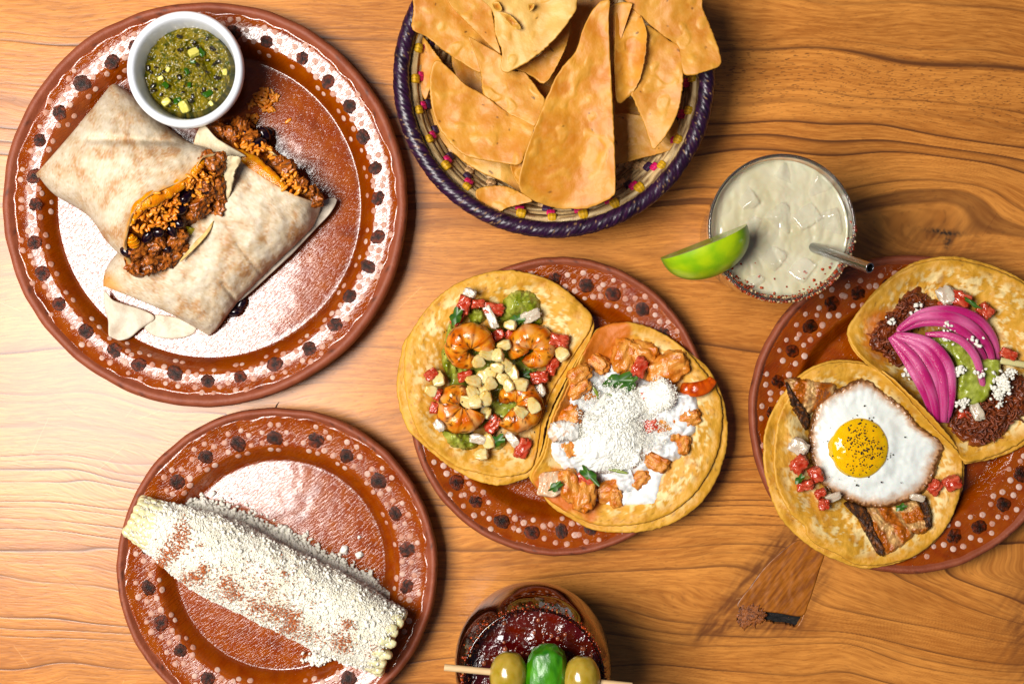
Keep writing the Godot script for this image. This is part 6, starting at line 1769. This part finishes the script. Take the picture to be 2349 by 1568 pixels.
	part("liquid", lathe(rp, 110, func(q: Vector2, a: float) -> Color:
		var g := fz(q.x * cos(a) * 40, q.x * sin(a) * 40 + q.y * 50, 4.0)
		return s(62, 14, 6).lerp(s(96, 30, 12), clampf(0.4 + 1.1 * g, 0, 1)) if q.y > 0.098 else s(70, 26, 12).lerp(s(104, 48, 24), clampf(0.4 + 1.2 * g, 0, 1)),
		func(i: int, a: float) -> Vector2:
			if i > 25:
				return Vector2.ZERO
			return Vector2(0, 0.0009 * nz(rp[i].x * cos(a) * 90, rp[i].x * sin(a) * 90, 3.0))).done(), M.tomato_drink, red)
	var bubble := chunk(Vector3.ONE * 0.0011, 1.0, 0.0, 1.0, 1.0, 3, one(s(150, 84, 60)))
	for n in 34:
		var a := deg_to_rad(rr(180, 360))
		var r := fr * sqrt(rr(0.05, 0.85))
		part("bubble", bubble, M.wet, red, Transform3D(Basis.from_scale(Vector3(1, 0.6, 1) * rr(0.5, 1.5)), Vector3(cos(a) * r, fill + 0.0006, sin(a) * r)))
	xfs = []
	cols = PackedColorArray()
	for n in 1100:
		var a := rr(0, TAU)
		var down := absf(rng.randfn(0, 1)) * 0.004
		var r := tr + rr(-0.0022, 0.0003) + down * 0.28
		xfs.append(Transform3D(rnd_basis(rr(0.4, 1.2)), Vector3(cos(a) * r, gr + 0.0006 + rr(-0.0003, 0.0005) - down, sin(a) * r)))
		cols.append(s(186, 76, 20).lerp(s(110, 32, 12), rr(0, 1)) if rr(0, 1) < 0.9 else s(188, 140, 86))
	stuff("chili_rim", speck, M.wet, goblet, xfs, cols)
	# skewer across the glass
	var ha := 0.124
	var p0 := P(1019, 1530, ha)
	var p1 := P(1450, 1573, ha)
	var stick := PackedVector3Array()
	for i in 12:
		stick.append(p0.lerp(p1, i / 11.0))
	solo("wooden_skewer", tube(stick, func(q): return Vector2(0.0021, 0.0021), 10, func(q, a): return s(222, 190, 146).lerp(s(196, 92, 40), 0.8 * exp(-pow((q - 0.21) / 0.012, 2)) * smoothstep(0, 1, sin(a)))).done(), M.stick, "pale wooden skewer laid across the round glass, ends sticking out", "skewer")
	var oc := func(p: Vector3) -> Color:
		var g := fz(p.x * 1.3, p.y * 1.3, p.z * 1.3)
		var c := s(156, 132, 48).lerp(s(186, 160, 84), clampf(0.5 + 1.0 * g, 0, 1))
		return c.lerp(s(54, 40, 18), smoothstep(0.93, 0.985, -p.z) * 0.9)
	var olive := chunk(Vector3(0.0113, 0.0113, 0.0142), 1.0, 0.02, 1.2, 4.0, 22, oc)
	M.olive = sss(coat(mat(0.22), 0.3, 0.08), 0.15)
	solo("green_olive", olive, M.olive, "green olive on the skewer, nearest the skewer's blunt end", "olive", "two green olives on the skewer", pose(1166, 1547, ha, -0.1, 0.0, 0.0))
	solo("green_olive", olive, M.olive, "green olive on the skewer, beyond the lime chunk", "olive", "two green olives on the skewer", pose(1334, 1557, ha, -0.05, 0.0, 0.0))
	var lime := chunk(Vector3(0.0125, 0.0115, 0.0205), 0.78, 0.05, 1.2, 6.0, 22, func(p: Vector3): return s(88, 158, 10).lerp(s(40, 98, 10), clampf(0.35 - 0.45 * p.z + 1.0 * fz(p.x * 1.2, p.y * 1.2, p.z * 1.2), 0, 1)))
	solo("lime_chunk", lime, M.peel, "dark green lime chunk on the skewer between the two olives", "lime", "", pose(1252, 1553, ha - 0.001, -0.08))


func lime_wedge() -> void:
	# a wedge of lime hooked on the rim: rind outside, flesh on its two cut faces
	var o := thing("lime_wedge", "bright green lime wedge hooked on the rim of the short glass", "lime")
	var pa := P(1518, 597, 0.092)
	var pb := P(1716, 520, 0.104)
	var mid := (pa + pb) / 2
	var ax := (pb - pa) / 2
	var axn := ax.normalized()
	var e1 := Vector3(axn.z, 0, -axn.x)
	e1 = -e1 if e1.z < 0 else e1
	e1 = (e1 - axn * e1.dot(axn)).normalized()
	var e2 := Vector3.UP - axn * Vector3.UP.dot(axn)
	e2 = e2.normalized()
	var rad := 86.0 * U * (D - 0.095) / D
	var surf := func(u: float, v: float, k: float) -> Vector3:
		var ww := pow(sin(u), 0.85) * rad * k
		return mid - ax * cos(u) + (e1 * cos(v) + e2 * sin(v)) * ww + e1 * (-0.002)
	var v0 := deg_to_rad(-28)
	var v1 := deg_to_rad(81)
	var mb := MB.new()
	var nu := 60
	var nv := 34
	for i in nu + 1:
		var u := PI * i / nu
		for j in nv + 1:
			var v := lerpf(v0, v1, j / float(nv))
			var g := fz(u * 1.6, v * 1.6, 3.0)
			var c := s(138, 184, 8).lerp(s(182, 208, 16), clampf(0.5 + 1.3 * g, 0, 1))
			c = c.lerp(s(70, 128, 10), smoothstep(0.8, 0.2, sin(u)) * 0.7)
			mb.add(surf.call(u, v, 1.0 + 0.006 * nz(u * 3, v * 3, 2)), c)
		if i > 0:
			mb.strip(mb.v.size() - 2 * (nv + 1), mb.v.size() - (nv + 1), nv + 1, false)
	part("rind", mb.done(), M.peel, o)
	for v: float in [v0, v1]:
		var fb := MB.new()
		for i in nu + 1:
			var u := PI * i / nu
			for j in 16:
				var k := j / 15.0
				var seg := absf(sin(u * 4.5))
				var c := s(196, 208, 130).lerp(s(168, 186, 84), seg)
				fb.add(surf.call(u, v, k), c.lerp(s(232, 230, 196), smoothstep(0.86, 0.93, k)).lerp(s(120, 160, 30), smoothstep(0.96, 1.0, k)))
			if i > 0:
				if v == v0:
					fb.strip(fb.v.size() - 32, fb.v.size() - 16, 16, false)
				else:
					fb.strip(fb.v.size() - 16, fb.v.size() - 32, 16, false)
		part("flesh", fb.done(), M.wet, o)


# ---------------------------------------------------------------- the scene
func _ready() -> void:
	# camera straight above, 50 mm lens
	var cam := Camera3D.new()
	cam.name = "camera"
	cam.position = Vector3(0, D, 0)
	cam.rotation_degrees = Vector3(-90, 0, 0)
	cam.fov = 2.0 * rad_to_deg(atan(784.0 * U / D))
	cam.near = 0.05
	cam.far = 20.0
	add_child(cam)
	var env := Environment.new()
	env.background_mode = Environment.BG_COLOR
	env.background_color = Color(0.80, 0.86, 1.0)
	env.background_energy_multiplier = 0.10
	env.tonemap_mode = Environment.TONE_MAPPER_LINEAR
	env.tonemap_exposure = 1.0
	env.sdfgi_enabled = true
	env.ssao_enabled = true
	env.ssil_enabled = true
	var we := WorldEnvironment.new()
	we.name = "surroundings"
	we.environment = env
	add_child(we)
	# the photographer's soft light, over the table's left side
	var key := AreaLight3D.new()
	key.name = "soft_light"
	key.area_size = Vector2(0.6, 0.62)
	key.light_energy = 3.9
	key.light_color = Color(1.0, 0.975, 0.95)
	key.shadow_enabled = true
	key.position = Vector3(-0.62, 1.30, -0.02)
	add_child(key)
	key.look_at_from_position(key.position, Vector3(0.0, 0, 0.0), Vector3.FORWARD)
	N.seed = 21
	N.frequency = 1.0
	N.noise_type = FastNoiseLite.TYPE_SIMPLEX_SMOOTH
	N.fractal_type = FastNoiseLite.FRACTAL_NONE
	F.seed = 22
	F.frequency = 1.0
	F.fractal_octaves = 4
	rng.seed = 1234
	make_materials()
	make_table()
	make_plates()
	make_burritos()
	make_basket()
	make_tacos()
	make_corn()
	make_drinks()
	settle()


# every container stands at the foot of what it holds
func settle() -> void:
	for o in get_children():
		if not (o is Node3D) or o is MeshInstance3D or o is Light3D or o is Camera3D or o.get_child_count() == 0 or (o as Node3D).position != Vector3.ZERO:
			continue
		var box := AABB()
		var first := true
		for k in o.get_children():
			if k is MeshInstance3D:
				var b: AABB = k.transform * (k as MeshInstance3D).mesh.get_aabb()
				box = b if first else box.merge(b)
				first = false
		if first:
			continue
		var foot := Vector3(box.get_center().x, box.position.y, box.get_center().z)
		(o as Node3D).position = foot
		for k in o.get_children():
			(k as Node3D).position -= foot
